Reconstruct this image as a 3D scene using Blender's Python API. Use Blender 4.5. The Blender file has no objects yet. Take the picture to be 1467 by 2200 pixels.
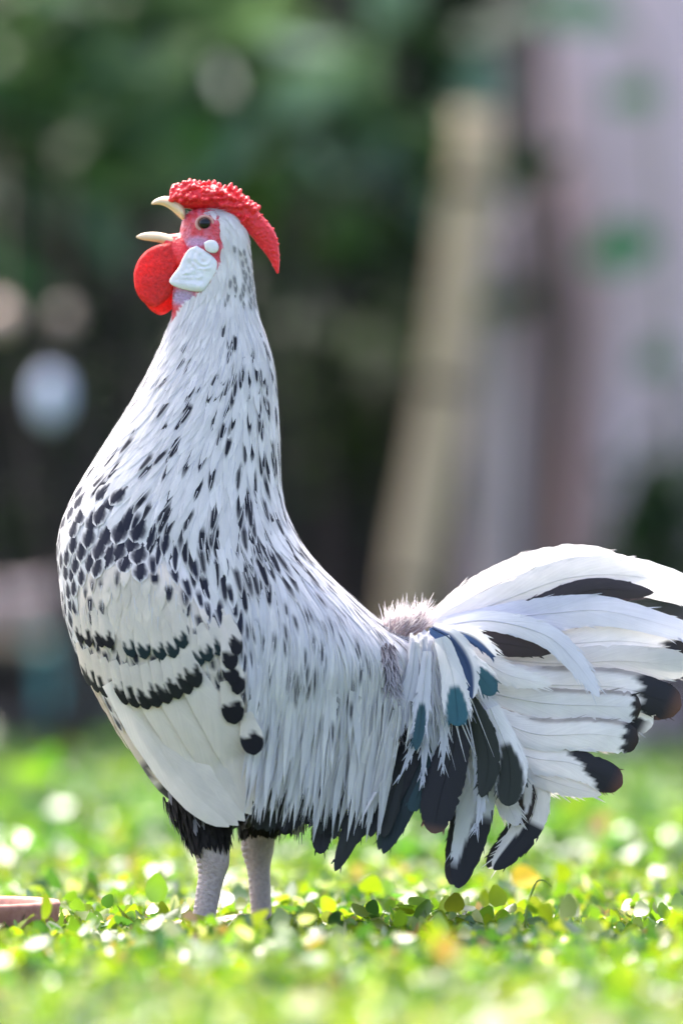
import bpy, bmesh, math, random
import numpy as np
from mathutils import Vector, Matrix, noise as mnoise
from mathutils.bvhtree import BVHTree
random.seed(7); np.random.seed(7)
scene = bpy.context.scene
COL = scene.collection

# ------------------------------------------------------------------ camera
D = 2.6            # metres from the lens to the bird's middle plane
FPX = 8250.0       # focal length in photo pixels (135 mm on a 36 mm high frame)
HC = 0.176         # lens height above the ground
PITCH = math.atan(350.0 / FPX)
CP, SP = math.cos(PITCH), math.sin(PITCH)
S = D / FPX        # one photo pixel at the bird's plane, in metres
cam_d = bpy.data.cameras.new('camera')
cam = bpy.data.objects.new('camera', cam_d); COL.objects.link(cam)
cam.location = (0, -D, HC)
cam.rotation_euler = (math.pi / 2 + PITCH, 0, 0)
cam_d.sensor_fit = 'VERTICAL'; cam_d.sensor_height = 36.0; cam_d.lens = 135.0
cam_d.clip_start = 0.05; cam_d.clip_end = 500
cam_d.dof.use_dof = True
cam_d.dof.focus_distance = D - 0.03
cam_d.dof.aperture_fstop = 2.3
scene.camera = cam

# ------------------------------------------------------------------ light
SUN_EL, SUN_AZ = math.radians(58), math.radians(-28)   # behind the bird, to its front
world = bpy.data.worlds.new('World'); scene.world = world; world.use_nodes = True
nt = world.node_tree
sky = nt.nodes.new('ShaderNodeTexSky'); sky.sky_type = 'NISHITA'; sky.sun_disc = False
sky.sun_elevation = SUN_EL; sky.sun_rotation = SUN_AZ; sky.air_density = 0.45; sky.dust_density = 5.0; sky.ozone_density = 0.6
bgn = nt.nodes['Background']; bgn.inputs['Strength'].default_value = 0.15
nt.links.new(sky.outputs[0], bgn.inputs['Color'])
sun_d = bpy.data.lights.new('sun', 'SUN'); sun_d.energy = 1.5; sun_d.angle = math.radians(30)
sun_d.color = (1.0, 0.95, 0.87)
sun = bpy.data.objects.new('sun', sun_d); COL.objects.link(sun)
sdir = Vector((math.sin(SUN_AZ) * math.cos(SUN_EL), math.cos(SUN_AZ) * math.cos(SUN_EL), math.sin(SUN_EL)))
sun.rotation_euler = (-sdir).to_track_quat('-Z', 'Y').to_euler()
sun.location = (-2, 4, 6)
scene.view_settings.view_transform = 'Standard'; scene.view_settings.look = 'None'
scene.view_settings.gamma = 1.0; scene.view_settings.use_curve_mapping = False
scene.view_settings.exposure = 2.68
scene.cycles.use_denoising = True
scene.cycles.max_bounces = 8; scene.cycles.transparent_max_bounces = 8
scene.cycles.sample_clamp_indirect = 6.0

# ------------------------------------------------------------------ helpers
def W(px, py, y=0.0):
    """photo pixel -> the point of the plane Y = y it shows"""
    u = (px - 733.5) / FPX; v = (1100.0 - py) / FPX
    dy = CP - v * SP; dz = SP + v * CP
    t = (y + D) / dy
    return Vector((u * t, y, HC + dz * t))
def R(px, py, ypx=0.0):
    """side-view pixel of the bird + sideways offset in pixels -> metres"""
    p = W(px, py, 0.0); p.y = ypx * S
    return p
def PX(p):
    v = ((p.z - HC) * CP - D * SP) / (D * CP + (p.z - HC) * SP)
    u = p.x * (CP - v * SP) / D
    return 733.5 + u * FPX, 1100.0 - v * FPX
def srgb(r, g, b):
    f = lambda c: c / 12.92 if c <= 0.04045 else ((c + 0.055) / 1.055) ** 2.4
    return (f(r), f(g), f(b))
def smooth(a, b, x):
    t = min(1.0, max(0.0, (x - a) / (b - a))); return t * t * (3 - 2 * t)
def mixc(a, b, t): return tuple(a[i] + (b[i] - a[i]) * t for i in range(3))
def lerp_table(tab, x):
    if x <= tab[0][0]: return tab[0][1]
    for (x0, y0), (x1, y1) in zip(tab, tab[1:]):
        if x <= x1: return y0 + (y1 - y0) * (x - x0) / (x1 - x0)
    return tab[-1][1]
def inside(poly, x, y):
    c = False; n = len(poly); j = n - 1
    for i in range(n):
        xi, yi = poly[i]; xj, yj = poly[j]
        if (yi > y) != (yj > y) and x < (xj - xi) * (y - yi) / (yj - yi) + xi: c = not c
        j = i
    return c
def catmull(P, n):
    """n points along a Catmull-Rom through tuples P"""
    P = [np.array(p, float) for p in P]
    Q = [2 * P[0] - P[1]] + P + [2 * P[-1] - P[-2]]
    out = []
    m = len(P) - 1
    for k in range(n):
        t = k / (n - 1) * m; i = min(int(t), m - 1); f = t - i
        a, b, c, d = Q[i], Q[i + 1], Q[i + 2], Q[i + 3]
        out.append(0.5 * (2 * b + (c - a) * f + (2 * a - 5 * b + 4 * c - d) * f * f + (3 * b - a - 3 * c + d) * f ** 3))
    return out

def link(name, mesh, mats=None, parent=None, smooth_shade=True):
    o = bpy.data.objects.new(name, mesh); COL.objects.link(o)
    if mats:
        for m in (mats if isinstance(mats, (list, tuple)) else [mats]): mesh.materials.append(m)
    if parent: o.parent = parent
    if smooth_shade and len(mesh.polygons):
        mesh.polygons.foreach_set('use_smooth', np.ones(len(mesh.polygons), dtype=bool))
    return o
def tag(o, label=None, cat=None, group=None, kind=None):
    if label: o['label'] = label
    if cat: o['category'] = cat
    if group: o['group'] = group
    if kind: o['kind'] = kind
    return o
def empty(name, loc=(0, 0, 0)):
    o = bpy.data.objects.new(name, None); COL.objects.link(o); o.location = loc
    o.empty_display_size = 0.05
    return o
def mesh_from(name, verts, faces, cols=None, uvs=None, matidx=None, normals=None):
    me = bpy.data.meshes.new(name)
    me.from_pydata([tuple(v) for v in verts], [], [tuple(f) for f in faces])
    if cols is not None:
        a = me.color_attributes.new('Col', 'FLOAT_COLOR', 'POINT')
        c = np.ones((len(verts), 4), np.float32); c[:, :3] = np.array(cols, np.float32)
        a.data.foreach_set('color', c.ravel())
    if uvs is not None:
        l = me.uv_layers.new(name='UVMap')
        li = np.zeros(len(me.loops), np.int32); me.loops.foreach_get('vertex_index', li)
        l.data.foreach_set('uv', np.array(uvs, np.float32)[li].ravel())
    if matidx is not None: me.polygons.foreach_set('material_index', np.array(matidx, np.int32))
    me.update()
    if normals is not None:
        me.polygons.foreach_set('use_smooth', np.ones(len(me.polygons), dtype=bool))
        me.normals_split_custom_set_from_vertices([tuple(n) for n in normals])
    return me

# ------------------------------------------------------------------ materials
class NT:
    def __init__(s, name):
        s.m = bpy.data.materials.new(name); s.m.use_nodes = True
        s.t = s.m.node_tree; s.b = s.t.nodes['Principled BSDF']; s.o = s.t.nodes['Material Output']
    def n(s, typ, **kw):
        x = s.t.nodes.new(typ)
        for k, v in kw.items():
            if k in x.inputs.keys() if isinstance(k, str) else False: x.inputs[k].default_value = v
            else: setattr(x, k, v)
        return x
    def l(s, a, b): s.t.links.new(a, b)
    def set(s, **kw):
        for k, v in kw.items(): s.b.inputs[k.replace('_', ' ')].default_value = v
def setin(node, **kw):
    for k, v in kw.items(): node.inputs[k.replace('_', ' ')].default_value = v
def mulcol(N, a, lo, hi, fac):
    """colour a multiplied by a lo..hi factor driven by fac"""
    mr = N.n('ShaderNodeMapRange'); setin(mr, To_Min=lo, To_Max=hi); N.l(fac, mr.inputs['Value'])
    mx = N.n('ShaderNodeVectorMath', operation='SCALE'); N.l(a, mx.inputs[0]); N.l(mr.outputs[0], mx.inputs['Scale'])
    return mx.outputs[0]

def feather_material(name, rough=0.7, transl=0.18, spec=0.25, sheen=0.15):
    N = NT(name)
    at = N.n('ShaderNodeAttribute', attribute_name='Col')
    uv = N.n('ShaderNodeUVMap', uv_map='UVMap')
    sp = N.n('ShaderNodeSeparateXYZ'); N.l(uv.outputs[0], sp.inputs[0])
    av = N.n('ShaderNodeMath', operation='ABSOLUTE'); N.l(sp.outputs[1], av.inputs[0])
    m1 = N.n('ShaderNodeMath', operation='MULTIPLY_ADD'); N.l(av.outputs[0], m1.inputs[0])
    m1.inputs[1].default_value = -0.28; N.l(sp.outputs[0], m1.inputs[2])
    cb = N.n('ShaderNodeCombineXYZ'); N.l(m1.outputs[0], cb.inputs[0])
    m2 = N.n('ShaderNodeMath', operation='MULTIPLY'); N.l(sp.outputs[1], m2.inputs[0]); m2.inputs[1].default_value = 0.04
    N.l(m2.outputs[0], cb.inputs[1])
    ob = N.n('ShaderNodeObjectInfo')
    ad = N.n('ShaderNodeVectorMath', operation='ADD'); N.l(cb.outputs[0], ad.inputs[0]); N.l(ob.outputs['Random'], ad.inputs[1])
    nz = N.n('ShaderNodeTexNoise'); setin(nz, Scale=38.0, Detail=3.0, Roughness=0.6); N.l(ad.outputs[0], nz.inputs['Vector'])
    tc = N.n('ShaderNodeTexCoord')
    nz2 = N.n('ShaderNodeTexNoise'); setin(nz2, Scale=70.0, Detail=2.0); N.l(tc.outputs['Object'], nz2.inputs['Vector'])
    c1 = mulcol(N, at.outputs['Color'], 0.84, 1.08, nz.outputs['Fac'])
    c2 = mulcol(N, c1, 0.86, 1.08, nz2.outputs['Fac'])
    N.l(c2, N.b.inputs['Base Color'])
    N.set(Roughness=rough, Sheen_Weight=sheen, Sheen_Roughness=0.4)
    N.b.inputs['Specular IOR Level'].default_value = spec
    bp = N.n('ShaderNodeBump'); setin(bp, Strength=0.35, Distance=0.0006); N.l(nz.outputs['Fac'], bp.inputs['Height'])
    N.l(bp.outputs[0], N.b.inputs['Normal'])
    tr = N.n('ShaderNodeBsdfTranslucent'); N.l(c2, tr.inputs['Color'])
    mx = N.n('ShaderNodeMixShader'); mx.inputs[0].default_value = transl
    N.l(N.b.outputs[0], mx.inputs[1]); N.l(tr.outputs[0], mx.inputs[2]); N.l(mx.outputs[0], N.o.inputs['Surface'])
    return N.m
M = {}
M['plume'] = feather_material('plumage', transl=0.36)
M['quill'] = feather_material('tail_feather', rough=0.5, transl=0.3, spec=0.4)

def skin_material(name, col, rough=0.45, sss=0.3, bump=0.6, bscale=900.0, vcol=False, var=(0.75, 1.15), transl=0.0):
    N = NT(name)
    tc = N.n('ShaderNodeTexCoord')
    nz = N.n('ShaderNodeTexNoise'); setin(nz, Scale=bscale, Detail=3.0); N.l(tc.outputs['Object'], nz.inputs['Vector'])
    nz2 = N.n('ShaderNodeTexNoise'); setin(nz2, Scale=bscale * 0.2, Detail=2.0); N.l(tc.outputs['Object'], nz2.inputs['Vector'])
    if vcol:
        a = N.n('ShaderNodeAttribute', attribute_name='Col'); src = a.outputs['Color']
    else:
        a = N.n('ShaderNodeRGB'); a.outputs[0].default_value = (*col, 1); src = a.outputs[0]
    c = mulcol(N, mulcol(N, src, var[0], var[1], nz.outputs['Fac']), 0.85, 1.12, nz2.outputs['Fac'])
    N.l(c, N.b.inputs['Base Color'])
    N.set(Roughness=rough, Subsurface_Weight=sss, Subsurface_Scale=0.004)
    N.b.inputs['Subsurface Radius'].default_value = (1.0, 0.3, 0.2)
    bp = N.n('ShaderNodeBump'); setin(bp, Strength=bump, Distance=0.0016); N.l(nz.outputs['Fac'], bp.inputs['Height'])
    N.l(bp.outputs[0], N.b.inputs['Normal'])
    if transl:
        tr = N.n('ShaderNodeBsdfTranslucent'); N.l(c, tr.inputs['Color'])
        mx = N.n('ShaderNodeMixShader'); mx.inputs[0].default_value = transl
        N.l(N.b.outputs[0], mx.inputs[1]); N.l(tr.outputs[0], mx.inputs[2]); N.l(mx.outputs[0], N.o.inputs['Surface'])
    return N.m
M['face'] = skin_material('face_skin', None, vcol=True, sss=0.1, bump=1.0, bscale=520.0, var=(0.55, 1.3))
M['comb'] = skin_material('comb_skin', (0.80, 0.016, 0.026), rough=0.4, sss=0.2, bump=0.6, bscale=520.0, var=(0.6, 1.25))
M['wattle'] = skin_material('wattle_skin', (0.80, 0.03, 0.028), rough=0.5, sss=0.1, bump=0.8, bscale=480.0, transl=0.4, var=(0.5, 1.3))
M['lobe'] = skin_material('earlobe_skin', (0.74, 0.74, 0.76), rough=0.5, sss=0.1, bump=0.4, bscale=260.0, var=(0.9, 1.05))
M['horn'] = skin_material('beak_horn', (0.70, 0.53, 0.34), rough=0.35, sss=0.1, bump=0.15, bscale=200.0, var=(0.85, 1.1))
M['shank'] = skin_material('shank_scales', (0.42, 0.34, 0.31), rough=0.55, sss=0.05, bump=0.6, bscale=420.0, var=(0.6, 1.3))
M['toe'] = skin_material('toe_scales', (0.40, 0.27, 0.22), rough=0.5, sss=0.1, bump=0.5, bscale=420.0)
M['lid'] = skin_material('eyelid_skin', (0.60, 0.30, 0.26), rough=0.5, sss=0.1, bump=0.3)
def plain(name, col, rough=0.5, spec=0.5):
    N = NT(name); N.set(Base_Color=(*col, 1), Roughness=rough); N.b.inputs['Specular IOR Level'].default_value = spec
    return N.m
M['pupil'] = plain('pupil', (0.003, 0.003, 0.005), 0.04, 0.35)
M['iris'] = plain('iris', (0.10, 0.035, 0.02), 0.1, 0.6)

def leaf_material(name, transl=0.5, rough=0.35, tcol=(1.0, 1.0, 0.5), spec=0.5):
    """colour per leaf from Col; light also passes through the blade"""
    N = NT(name)
    at = N.n('ShaderNodeAttribute', attribute_name='Col')
    tc = N.n('ShaderNodeTexCoord')
    nz = N.n('ShaderNodeTexNoise'); setin(nz, Scale=60.0, Detail=2.0); N.l(tc.outputs['Object'], nz.inputs['Vector'])
    c = mulcol(N, at.outputs['Color'], 0.75, 1.2, nz.outputs['Fac'])
    N.l(c, N.b.inputs['Base Color']); N.set(Roughness=rough); N.b.inputs['Specular IOR Level'].default_value = spec
    tr = N.n('ShaderNodeBsdfTranslucent')
    mm = N.n('ShaderNodeVectorMath', operation='MULTIPLY'); N.l(c, mm.inputs[0]); mm.inputs[1].default_value = tcol
    N.l(mm.outputs[0], tr.inputs['Color'])
    mx = N.n('ShaderNodeMixShader'); mx.inputs[0].default_value = transl
    N.l(N.b.outputs[0], mx.inputs[1]); N.l(tr.outputs[0], mx.inputs[2]); N.l(mx.outputs[0], N.o.inputs['Surface'])
    return N.m
M['clover'] = leaf_material('clover_leaf', 0.47, 0.28, (1.75, 1.75, 0.6), 0.8)
M['broad'] = leaf_material('broad_leaf', 0.25, 0.5, (1.2, 1.3, 0.6), 0.3)
def noisy(name, c0, c1, scale=8.0, rough=0.85, stretch=(1, 1, 1), bump=0.5, bdist=0.01, detail=5.0):
    N = NT(name)
    tc = N.n('ShaderNodeTexCoord'); mp = N.n('ShaderNodeMapping'); mp.inputs['Scale'].default_value = stretch
    N.l(tc.outputs['Object'], mp.inputs['Vector'])
    nz = N.n('ShaderNodeTexNoise'); setin(nz, Scale=scale, Detail=detail, Roughness=0.6); N.l(mp.outputs[0], nz.inputs['Vector'])
    cr = N.n('ShaderNodeValToRGB'); cr.color_ramp.elements[0].position = 0.3; cr.color_ramp.elements[1].position = 0.7
    cr.color_ramp.elements[0].color = (*c0, 1); cr.color_ramp.elements[1].color = (*c1, 1)
    N.l(nz.outputs['Fac'], cr.inputs[0]); N.l(cr.outputs[0], N.b.inputs['Base Color'])
    N.set(Roughness=rough)
    bp = N.n('ShaderNodeBump'); setin(bp, Strength=bump, Distance=bdist); N.l(nz.outputs['Fac'], bp.inputs['Height'])
    N.l(bp.outputs[0], N.b.inputs['Normal'])
    return N.m
M['soil'] = noisy('lawn_soil', (0.035, 0.055, 0.018), (0.08, 0.12, 0.03), 30)
M['bed'] = noisy('bed_soil', (0.008, 0.008, 0.008), (0.022, 0.019, 0.017), 20)
M['bark_pale'] = noisy('pale_bark', (0.60, 0.44, 0.43), (0.82, 0.66, 0.66), 5, stretch=(1, 1, 0.25), bdist=0.01)
M['bark_dark'] = noisy('dark_bark', (0.025, 0.018, 0.016), (0.06, 0.042, 0.035), 9, stretch=(1, 1, 0.3))
M['pole'] = noisy('pole_wood', (0.44, 0.31, 0.18), (0.62, 0.47, 0.30), 7, stretch=(1, 1, 0.3))
M['log'] = noisy('log_bark', (0.24, 0.19, 0.19), (0.52, 0.44, 0.45), 9, stretch=(0.4, 1, 1))
M['plank'] = noisy('plank_wood', (0.48, 0.38, 0.24), (0.62, 0.5, 0.35), 9, stretch=(0.2, 1, 1))
M['teal'] = noisy('teal_glaze', (0.10, 0.36, 0.35), (0.16, 0.48, 0.46), 6, rough=0.4, bump=0.1)
M['kerb'] = noisy('dark_kerb', (0.012, 0.014, 0.02), (0.03, 0.032, 0.042), 12)
M['terracotta'] = noisy('terracotta', (0.26, 0.10, 0.075), (0.52, 0.27, 0.22), 55, rough=0.85, bump=0.6, bdist=0.002)
M['hedge_core'] = noisy('hedge_core_dark', (0.006, 0.008, 0.005), (0.016, 0.018, 0.011), 14)
M['stem'] = plain('leaf_stem', (0.06, 0.11, 0.03), 0.6)

# ------------------------------------------------------------------ ground
def sheet(name, x0, x1, y0, y1, z, mat, nx=2, ny=2, amp=0.0):
    vs = []; fs = []
    for j in range(ny + 1):
        for i in range(nx + 1):
            x = x0 + (x1 - x0) * i / nx; y = y0 + (y1 - y0) * j / ny
            vs.append((x, y, z + amp * mnoise.noise((x * 1.7, y * 1.7, 0))))
    for j in range(ny):
        for i in range(nx):
            a = j * (nx + 1) + i; fs.append((a, a + 1, a + nx + 2, a + nx + 1))
    o = link(name, mesh_from(name, vs, fs), mat); o['kind'] = 'structure'; return o
sheet('ground', -150, 150, -60, 240, -0.012, M['bed'], 4, 4)
sheet('lawn', -6, 6, -4.5, 5.35, -0.004, M['soil'], 60, 50, 0.003)

def leaf_template(n=4, fold=0.18, droop=0.15, shape='round'):
    T = []; F = []
    for i in range(n + 1):
        u = i / n
        if shape == 'round': w = 0.40 * math.sin(math.pi * min(1, u * 0.9 + 0.1)) ** 0.6 if u < 1 else 0.10
        else: w = 0.24 * math.sin(math.pi * (u * 0.96 + 0.04)) ** 0.8 if u < 1 else 0.01
        h = -droop * u * u
        for k in (-1, 0, 1): T.append((k * w, u, h + fold * w * abs(k)))
    for i in range(n):
        for k in (0, 1):
            a = i * 3 + k; F.append((a, a + 1, a + 4, a + 3))
    return np.array(T, float), np.array(F, int)
def scatter(name, pos, size, az, el, roll, cols, mat, parent=None, tmpl=None):
    T, F = tmpl; N = len(pos); m = len(T)
    Y = np.stack([np.cos(el) * np.cos(az), np.cos(el) * np.sin(az), np.sin(el)], 1)
    X0 = np.stack([-np.sin(az), np.cos(az), np.zeros(N)], 1)
    Z0 = np.cross(X0, Y)
    c, s = np.cos(roll)[:, None], np.sin(roll)[:, None]
    X = X0 * c + Z0 * s; Z = -X0 * s + Z0 * c
    V = pos[:, None, :] + size[:, None, None] * (T[None, :, 0, None] * X[:, None] + T[None, :, 1, None] * Y[:, None] + T[None, :, 2, None] * Z[:, None])
    V = V.reshape(-1, 3)
    FF = (F[None] + (np.arange(N) * m)[:, None, None]).reshape(-1, 4)
    me = bpy.data.meshes.new(name)
    me.vertices.add(len(V)); me.vertices.foreach_set('co', V.astype(np.float32).ravel())
    me.loops.add(FF.size); me.loops.foreach_set('vertex_index', FF.astype(np.int32).ravel())
    me.polygons.add(len(FF)); me.polygons.foreach_set('loop_start', np.arange(0, FF.size, 4, dtype=np.int32))
    a = me.color_attributes.new('Col', 'FLOAT_COLOR', 'POINT')
    C = np.ones((N, m, 4), np.float32); C[:, :, :3] = cols[:, None, :]
    a.data.foreach_set('color', C.ravel())
    me.update(calc_edges=True); me.validate()
    return link(name, me, mat, parent)
rs = np.random.RandomState(3)
def palette(n, cols, weights):
    idx = rs.choice(len(cols), n, p=np.array(weights) / sum(weights))
    c = np.array(cols)[idx] * rs.uniform(0.7, 1.25, (n, 1))
    return c
CL_COLS = [(0.088, 0.175, 0.02), (0.135, 0.20, 0.014), (0.04, 0.11, 0.03), (0.17, 0.21, 0.03), (0.20, 0.14, 0.08), (0.36, 0.40, 0.33)]  # last tone: pale leaves painted in for white gloss highlights
CL_W = [0.34, 0.32, 0.18, 0.06, 0.05, 0.08]
def lawn_zone(n, x, y0, y1, s0, s1, zmax, name, label, cols=CL_COLS):
    px = rs.uniform(-1, 1, n) * (x if not callable(x) else 1); py = rs.uniform(y0, y1, n)
    cl = np.array([mnoise.noise((a * 9, b * 9, 0)) for a, b in zip(px, py)])
    size = rs.uniform(s0, s1, n) * (1 + 0.35 * cl)
    z = rs.beta(1.3, 1.8, n) * zmax * (0.75 + 0.7 * cl) + 0.001
    tall = rs.uniform(0, 1, n) < 0.035 * (1 + 1.5 * cl); z = np.where(tall, z * 2.0 + 0.004, z); size = np.where(tall, size * 1.25, size)
    az = rs.uniform(0, 2 * np.pi, n); el = rs.normal(0.2, 0.5, n); roll = rs.normal(0, 0.5, n)
    o = scatter(name, np.stack([px, py, z], 1), size, az, el, roll, palette(n, cols, CL_W), M['clover'], None, leaf_template(4))
    return tag(o, label, 'ground cover', kind='stuff')
lawn_zone(84000, 0.62, -1.1, 0.75, 0.007, 0.0145, 0.0112, 'clover', 'small round bright green leaves covering the lawn around the bird')
lawn_zone(125000, 2.7, 0.75, 5.3, 0.014, 0.03, 0.03, 'clover', 'soft green ground cover stretching from behind the bird to the trees',
          [(0.055, 0.145, 0.025), (0.08, 0.16, 0.02), (0.04, 0.12, 0.03), (0.10, 0.165, 0.025), (0.13, 0.13, 0.05), (0.15, 0.23, 0.14)])  # last tone: the same pale highlight leaves, greener

# ------------------------------------------------------------------ background vegetation
def tube(name, pts, radii, mat, parent=None, seg=12, flute=None, cap=True):
    """tapered tube through 3-D points"""
    n = len(pts); vs = []; fs = []
    for i, p in enumerate(pts):
        p = Vector(p)
        t = (Vector(pts[min(i + 1, n - 1)]) - Vector(pts[max(i - 1, 0)])).normalized()
        a = t.orthogonal().normalized() if abs(t.z) < 0.9 else (Vector((1, 0, 0)) - t * t.x).normalized()
        b = t.cross(a)
        for k in range(seg):
            th = 2 * math.pi * k / seg
            r = radii[i] * (flute(th, i / (n - 1)) if flute else 1 + 0.05 * math.sin(3 * th + i))
            vs.append(p + a * (r * math.cos(th)) + b * (r * math.sin(th)))
    for i in range(n - 1):
        for k in range(seg):
            k2 = (k + 1) % seg
            fs.append((i * seg + k, i * seg + k2, (i + 1) * seg + k2, (i + 1) * seg + k))
    if cap:
        fs.append(tuple(range(seg - 1, -1, -1))); fs.append(tuple((n - 1) * seg + k for k in range(seg)))
    return link(name, mesh_from(name, vs, fs), mat, parent)
def at(px, py, L):
    """a point L metres from the lens plane seen at a pixel"""
    return W(px, py, L - D)
def smoothpath(P, n): return [Vector(p) for p in catmull([tuple(q) for q in P], n)]

BL = [(0.024, 0.06, 0.02), (0.04, 0.09, 0.038), (0.017, 0.04, 0.015), (0.06, 0.13, 0.035)]
def crown(name, n, centre, rad, size, parent, cols=BL, wts=(3, 3, 3, 1), mat='broad', clumps=14, label=None):
    cx = np.array(centre); rd = np.array(rad)
    cc = rs.uniform(-1, 1, (clumps, 3)); cc = cc / np.maximum(1, np.linalg.norm(cc, axis=1))[:, None] * 0.8
    k = rs.randint(0, clumps, n)
    p = cx + (cc[k] + rs.normal(0, 0.22, (n, 3))) * rd
    p[:, 2] = np.maximum(p[:, 2], 0.03)
    o = scatter(name, p, rs.uniform(size * 0.6, size * 1.2, n), rs.uniform(0, 6.28, n), rs.normal(-0.3, 0.5, n), rs.normal(0, 0.5, n),
                palette(n, cols, wts), M[mat], parent, leaf_template(4, 0.15, 0.25, 'long'))
    o['kind'] = 'stuff'
    return o

# the pale fluted tree on the right
L1 = 8.0
big = empty('pale_tree', at(1290, 1640, L1)); big.location.z = 0
tag(big, 'massive pale pinkish grey tree with a deeply furrowed trunk', 'tree')
def rel(o, pts): return [Vector(p) - o.location for p in pts]
mp = smoothpath([at(1395, 1640, L1), at(1388, 1300, L1), at(1398, 900, L1), at(1400, 600, L1), at(1360, 200, L1), at(1350, -500, L1), at(1380, -1400, L1)], 26)
mp[0].z = -0.02
def fl(th, u): return 1 + 0.07 * math.sin(5 * th + 2 * u) + 0.05 * math.sin(9 * th + 1)
tube('trunk', rel(big, mp), [0.23] + [0.205 - 0.002 * i for i in range(25)], M['bark_pale'], big, 40, fl)
bp_ = smoothpath([at(1060, 1645, L1 - 0.1), at(1070, 1200, L1 - 0.1), at(1078, 900, L1 - 0.1), at(1066, 640, L1 - 0.1), at(1095, 500, L1 - 0.05), at(1180, 400, L1 + 0.02)], 18)
bp_[0].z = -0.02
tube('buttress', rel(big, bp_), [0.085, 0.075] + [0.068] * 10 + [0.06, 0.055, 0.05, 0.045, 0.04, 0.03], M['bark_pale'], big, 20, fl)
lp_ = smoothpath([at(1150, 1640, L1 - 0.16), at(1158, 1250, L1 - 0.16), at(1178, 900, L1 - 0.2), at(1190, 680, L1 - 0.22), at(1150, 420, L1 - 0.2), at(1118, 160, L1 - 0.15), at(1090, -200, L1 - 0.1)], 20)
lp_[0].z = -0.02
tube('dark_limb', rel(big, lp_), [0.03 + 0.012 * math.exp(-((i - 11) / 4) ** 2) for i in range(20)], noisy('brown_bark', (0.08, 0.055, 0.045), (0.19, 0.14, 0.12), 9, stretch=(1, 1, .3)), big, 14)  # brown limb; its lower run is a dark tube along the trunk's furrow
crown('crown', 1800, (0.1, 0.9, 4.0), (2.2, 1.3, 0.8), 0.16, big)  # unseen crown, added overhead to keep skylight off the background

# leaning pole in front of it
L2 = 7.0
pole_pts = smoothpath([at(845, 1700, L2), at(880, 1300, L2), at(940, 900, L2), at(1000, 480, L2), at(1025, 240, L2)], 16)
pole_pts[0].z = -0.03
po = empty('leaning_pole', pole_pts[0])
tag(po, 'leaning beige wooden pole beside the pale furrowed tree', 'pole')
tube('shaft', rel(po, pole_pts), [0.046] * 6 + [0.044] * 6 + [0.042] * 4, M['pole'], po, 16)
for i in (4, 8, 12):
    a, b = pole_pts[i], pole_pts[i] + (pole_pts[i + 1] - pole_pts[i]).normalized() * 0.02
    tube('ring', rel(po, [a, b]), [0.048, 0.048], M['bark_dark'], po, 16)

# slender dark trunk behind the bird
L3 = 8.6
def slim_tree(px, L, w, label, top=450, crown_n=700):
    base = at(px, 1640, L); base.z = 0
    t = empty('slender_tree', base); tag(t, label, 'tree')
    pts = smoothpath([base - Vector((0, 0, 0.02)), at(px + 5, 1100, L), at(px - 8, top, L), at(px + 30, -200, L), at(px + 10, -900, L)], 14)
    tube('trunk', rel(t, pts), [w * 1.2] + [w - 0.0025 * i for i in range(13)], M['bark_dark'], t, 14)
    crown('crown', crown_n, (0, 0, 2.7), (0.9, 0.8, 0.6), 0.15, t)
    return t
slim_tree(705, L3, 0.058, 'slender dark brown trunk standing right behind the neck of the bird')
slim_tree(60, 9.2, 0.05, 'slim dark trunk standing behind the log bench', 450, 250)

# broad-leaved shrubs
def shrub(label, px, py, L, spread, n, size, cols, wts, stems=4, el=-0.35, leaves=None):
    base = at(px, 1640, L); base.z = 0
    t = empty('broadleaf_shrub', base); tag(t, label, 'shrub', 'shrubs at the end of the lawn')
    c = at(px, py, L)
    for k in range(stems):
        tip = c + Vector((rs.uniform(-1, 1) * spread[0] * .7, rs.uniform(-.6, .6) * spread[1], rs.uniform(-.5, .9) * spread[2]))
        st = base + Vector((rs.uniform(-.08, .08), rs.uniform(-.08, .08), -0.02))
        mid = st.lerp(tip, 0.5) + Vector((rs.uniform(-.06, .06), 0, 0.1))
        tube('stem', rel(t, smoothpath([st, mid, tip], 8)), [0.014 - 0.0012 * i for i in range(8)], M['bark_dark'], t, 7)
    crown('foliage', n, rel(t, [c])[0] * 1.0, spread, size, t, cols, wts, clumps=10)
    return t
MINT = [(0.14, 0.23, 0.16), (0.22, 0.33, 0.24), (0.05, 0.10, 0.055), (0.06, 0.15, 0.05)]
DK = [(0.010, 0.026, 0.010), (0.015, 0.040, 0.013), (0.009, 0.018, 0.009), (0.028, 0.07, 0.014)]
rs = np.random.RandomState(21)
shrub('tall shrub with pale mint green leaves filling the space above the log bench', 170, 230, 6.9, (0.42, 0.35, 0.36), 120, 0.21, MINT, (3, 2, 3, 3), 5)
shrub('dark leafy shrub with drooping green leaves just above the log bench', 130, 500, 7.4, (0.34, 0.3, 0.3), 120, 0.15, DK, (3, 3, 3, 2), 4)
shrub('shrub with grey green leaves spreading above the comb of the bird', 560, 170, 7.3, (0.38, 0.3, 0.28), 120, 0.19, MINT, (2, 1, 4, 3), 5)
shrub('dark green shrub between the slender trunk and the leaning pole', 800, 560, 8.0, (0.25, 0.3, 0.42), 130, 0.15, BL, (3, 3, 3, 2), 4)
shrub('low dark shrub behind the breast of the bird', 420, 900, 8.8, (0.55, 0.3, 0.5), 420, 0.12, DK, (3, 3, 3, 2), 5)
shrub('olive green shrub at the foot of the leaning pole', 800, 1000, 8.3, (0.22, 0.3, 0.35), 220, 0.11, [(0.05, 0.10, 0.015), (0.035, 0.075, 0.02), (0.02, 0.045, 0.015), (0.07, 0.13, 0.02)], (3, 3, 3, 2), 4)
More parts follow.
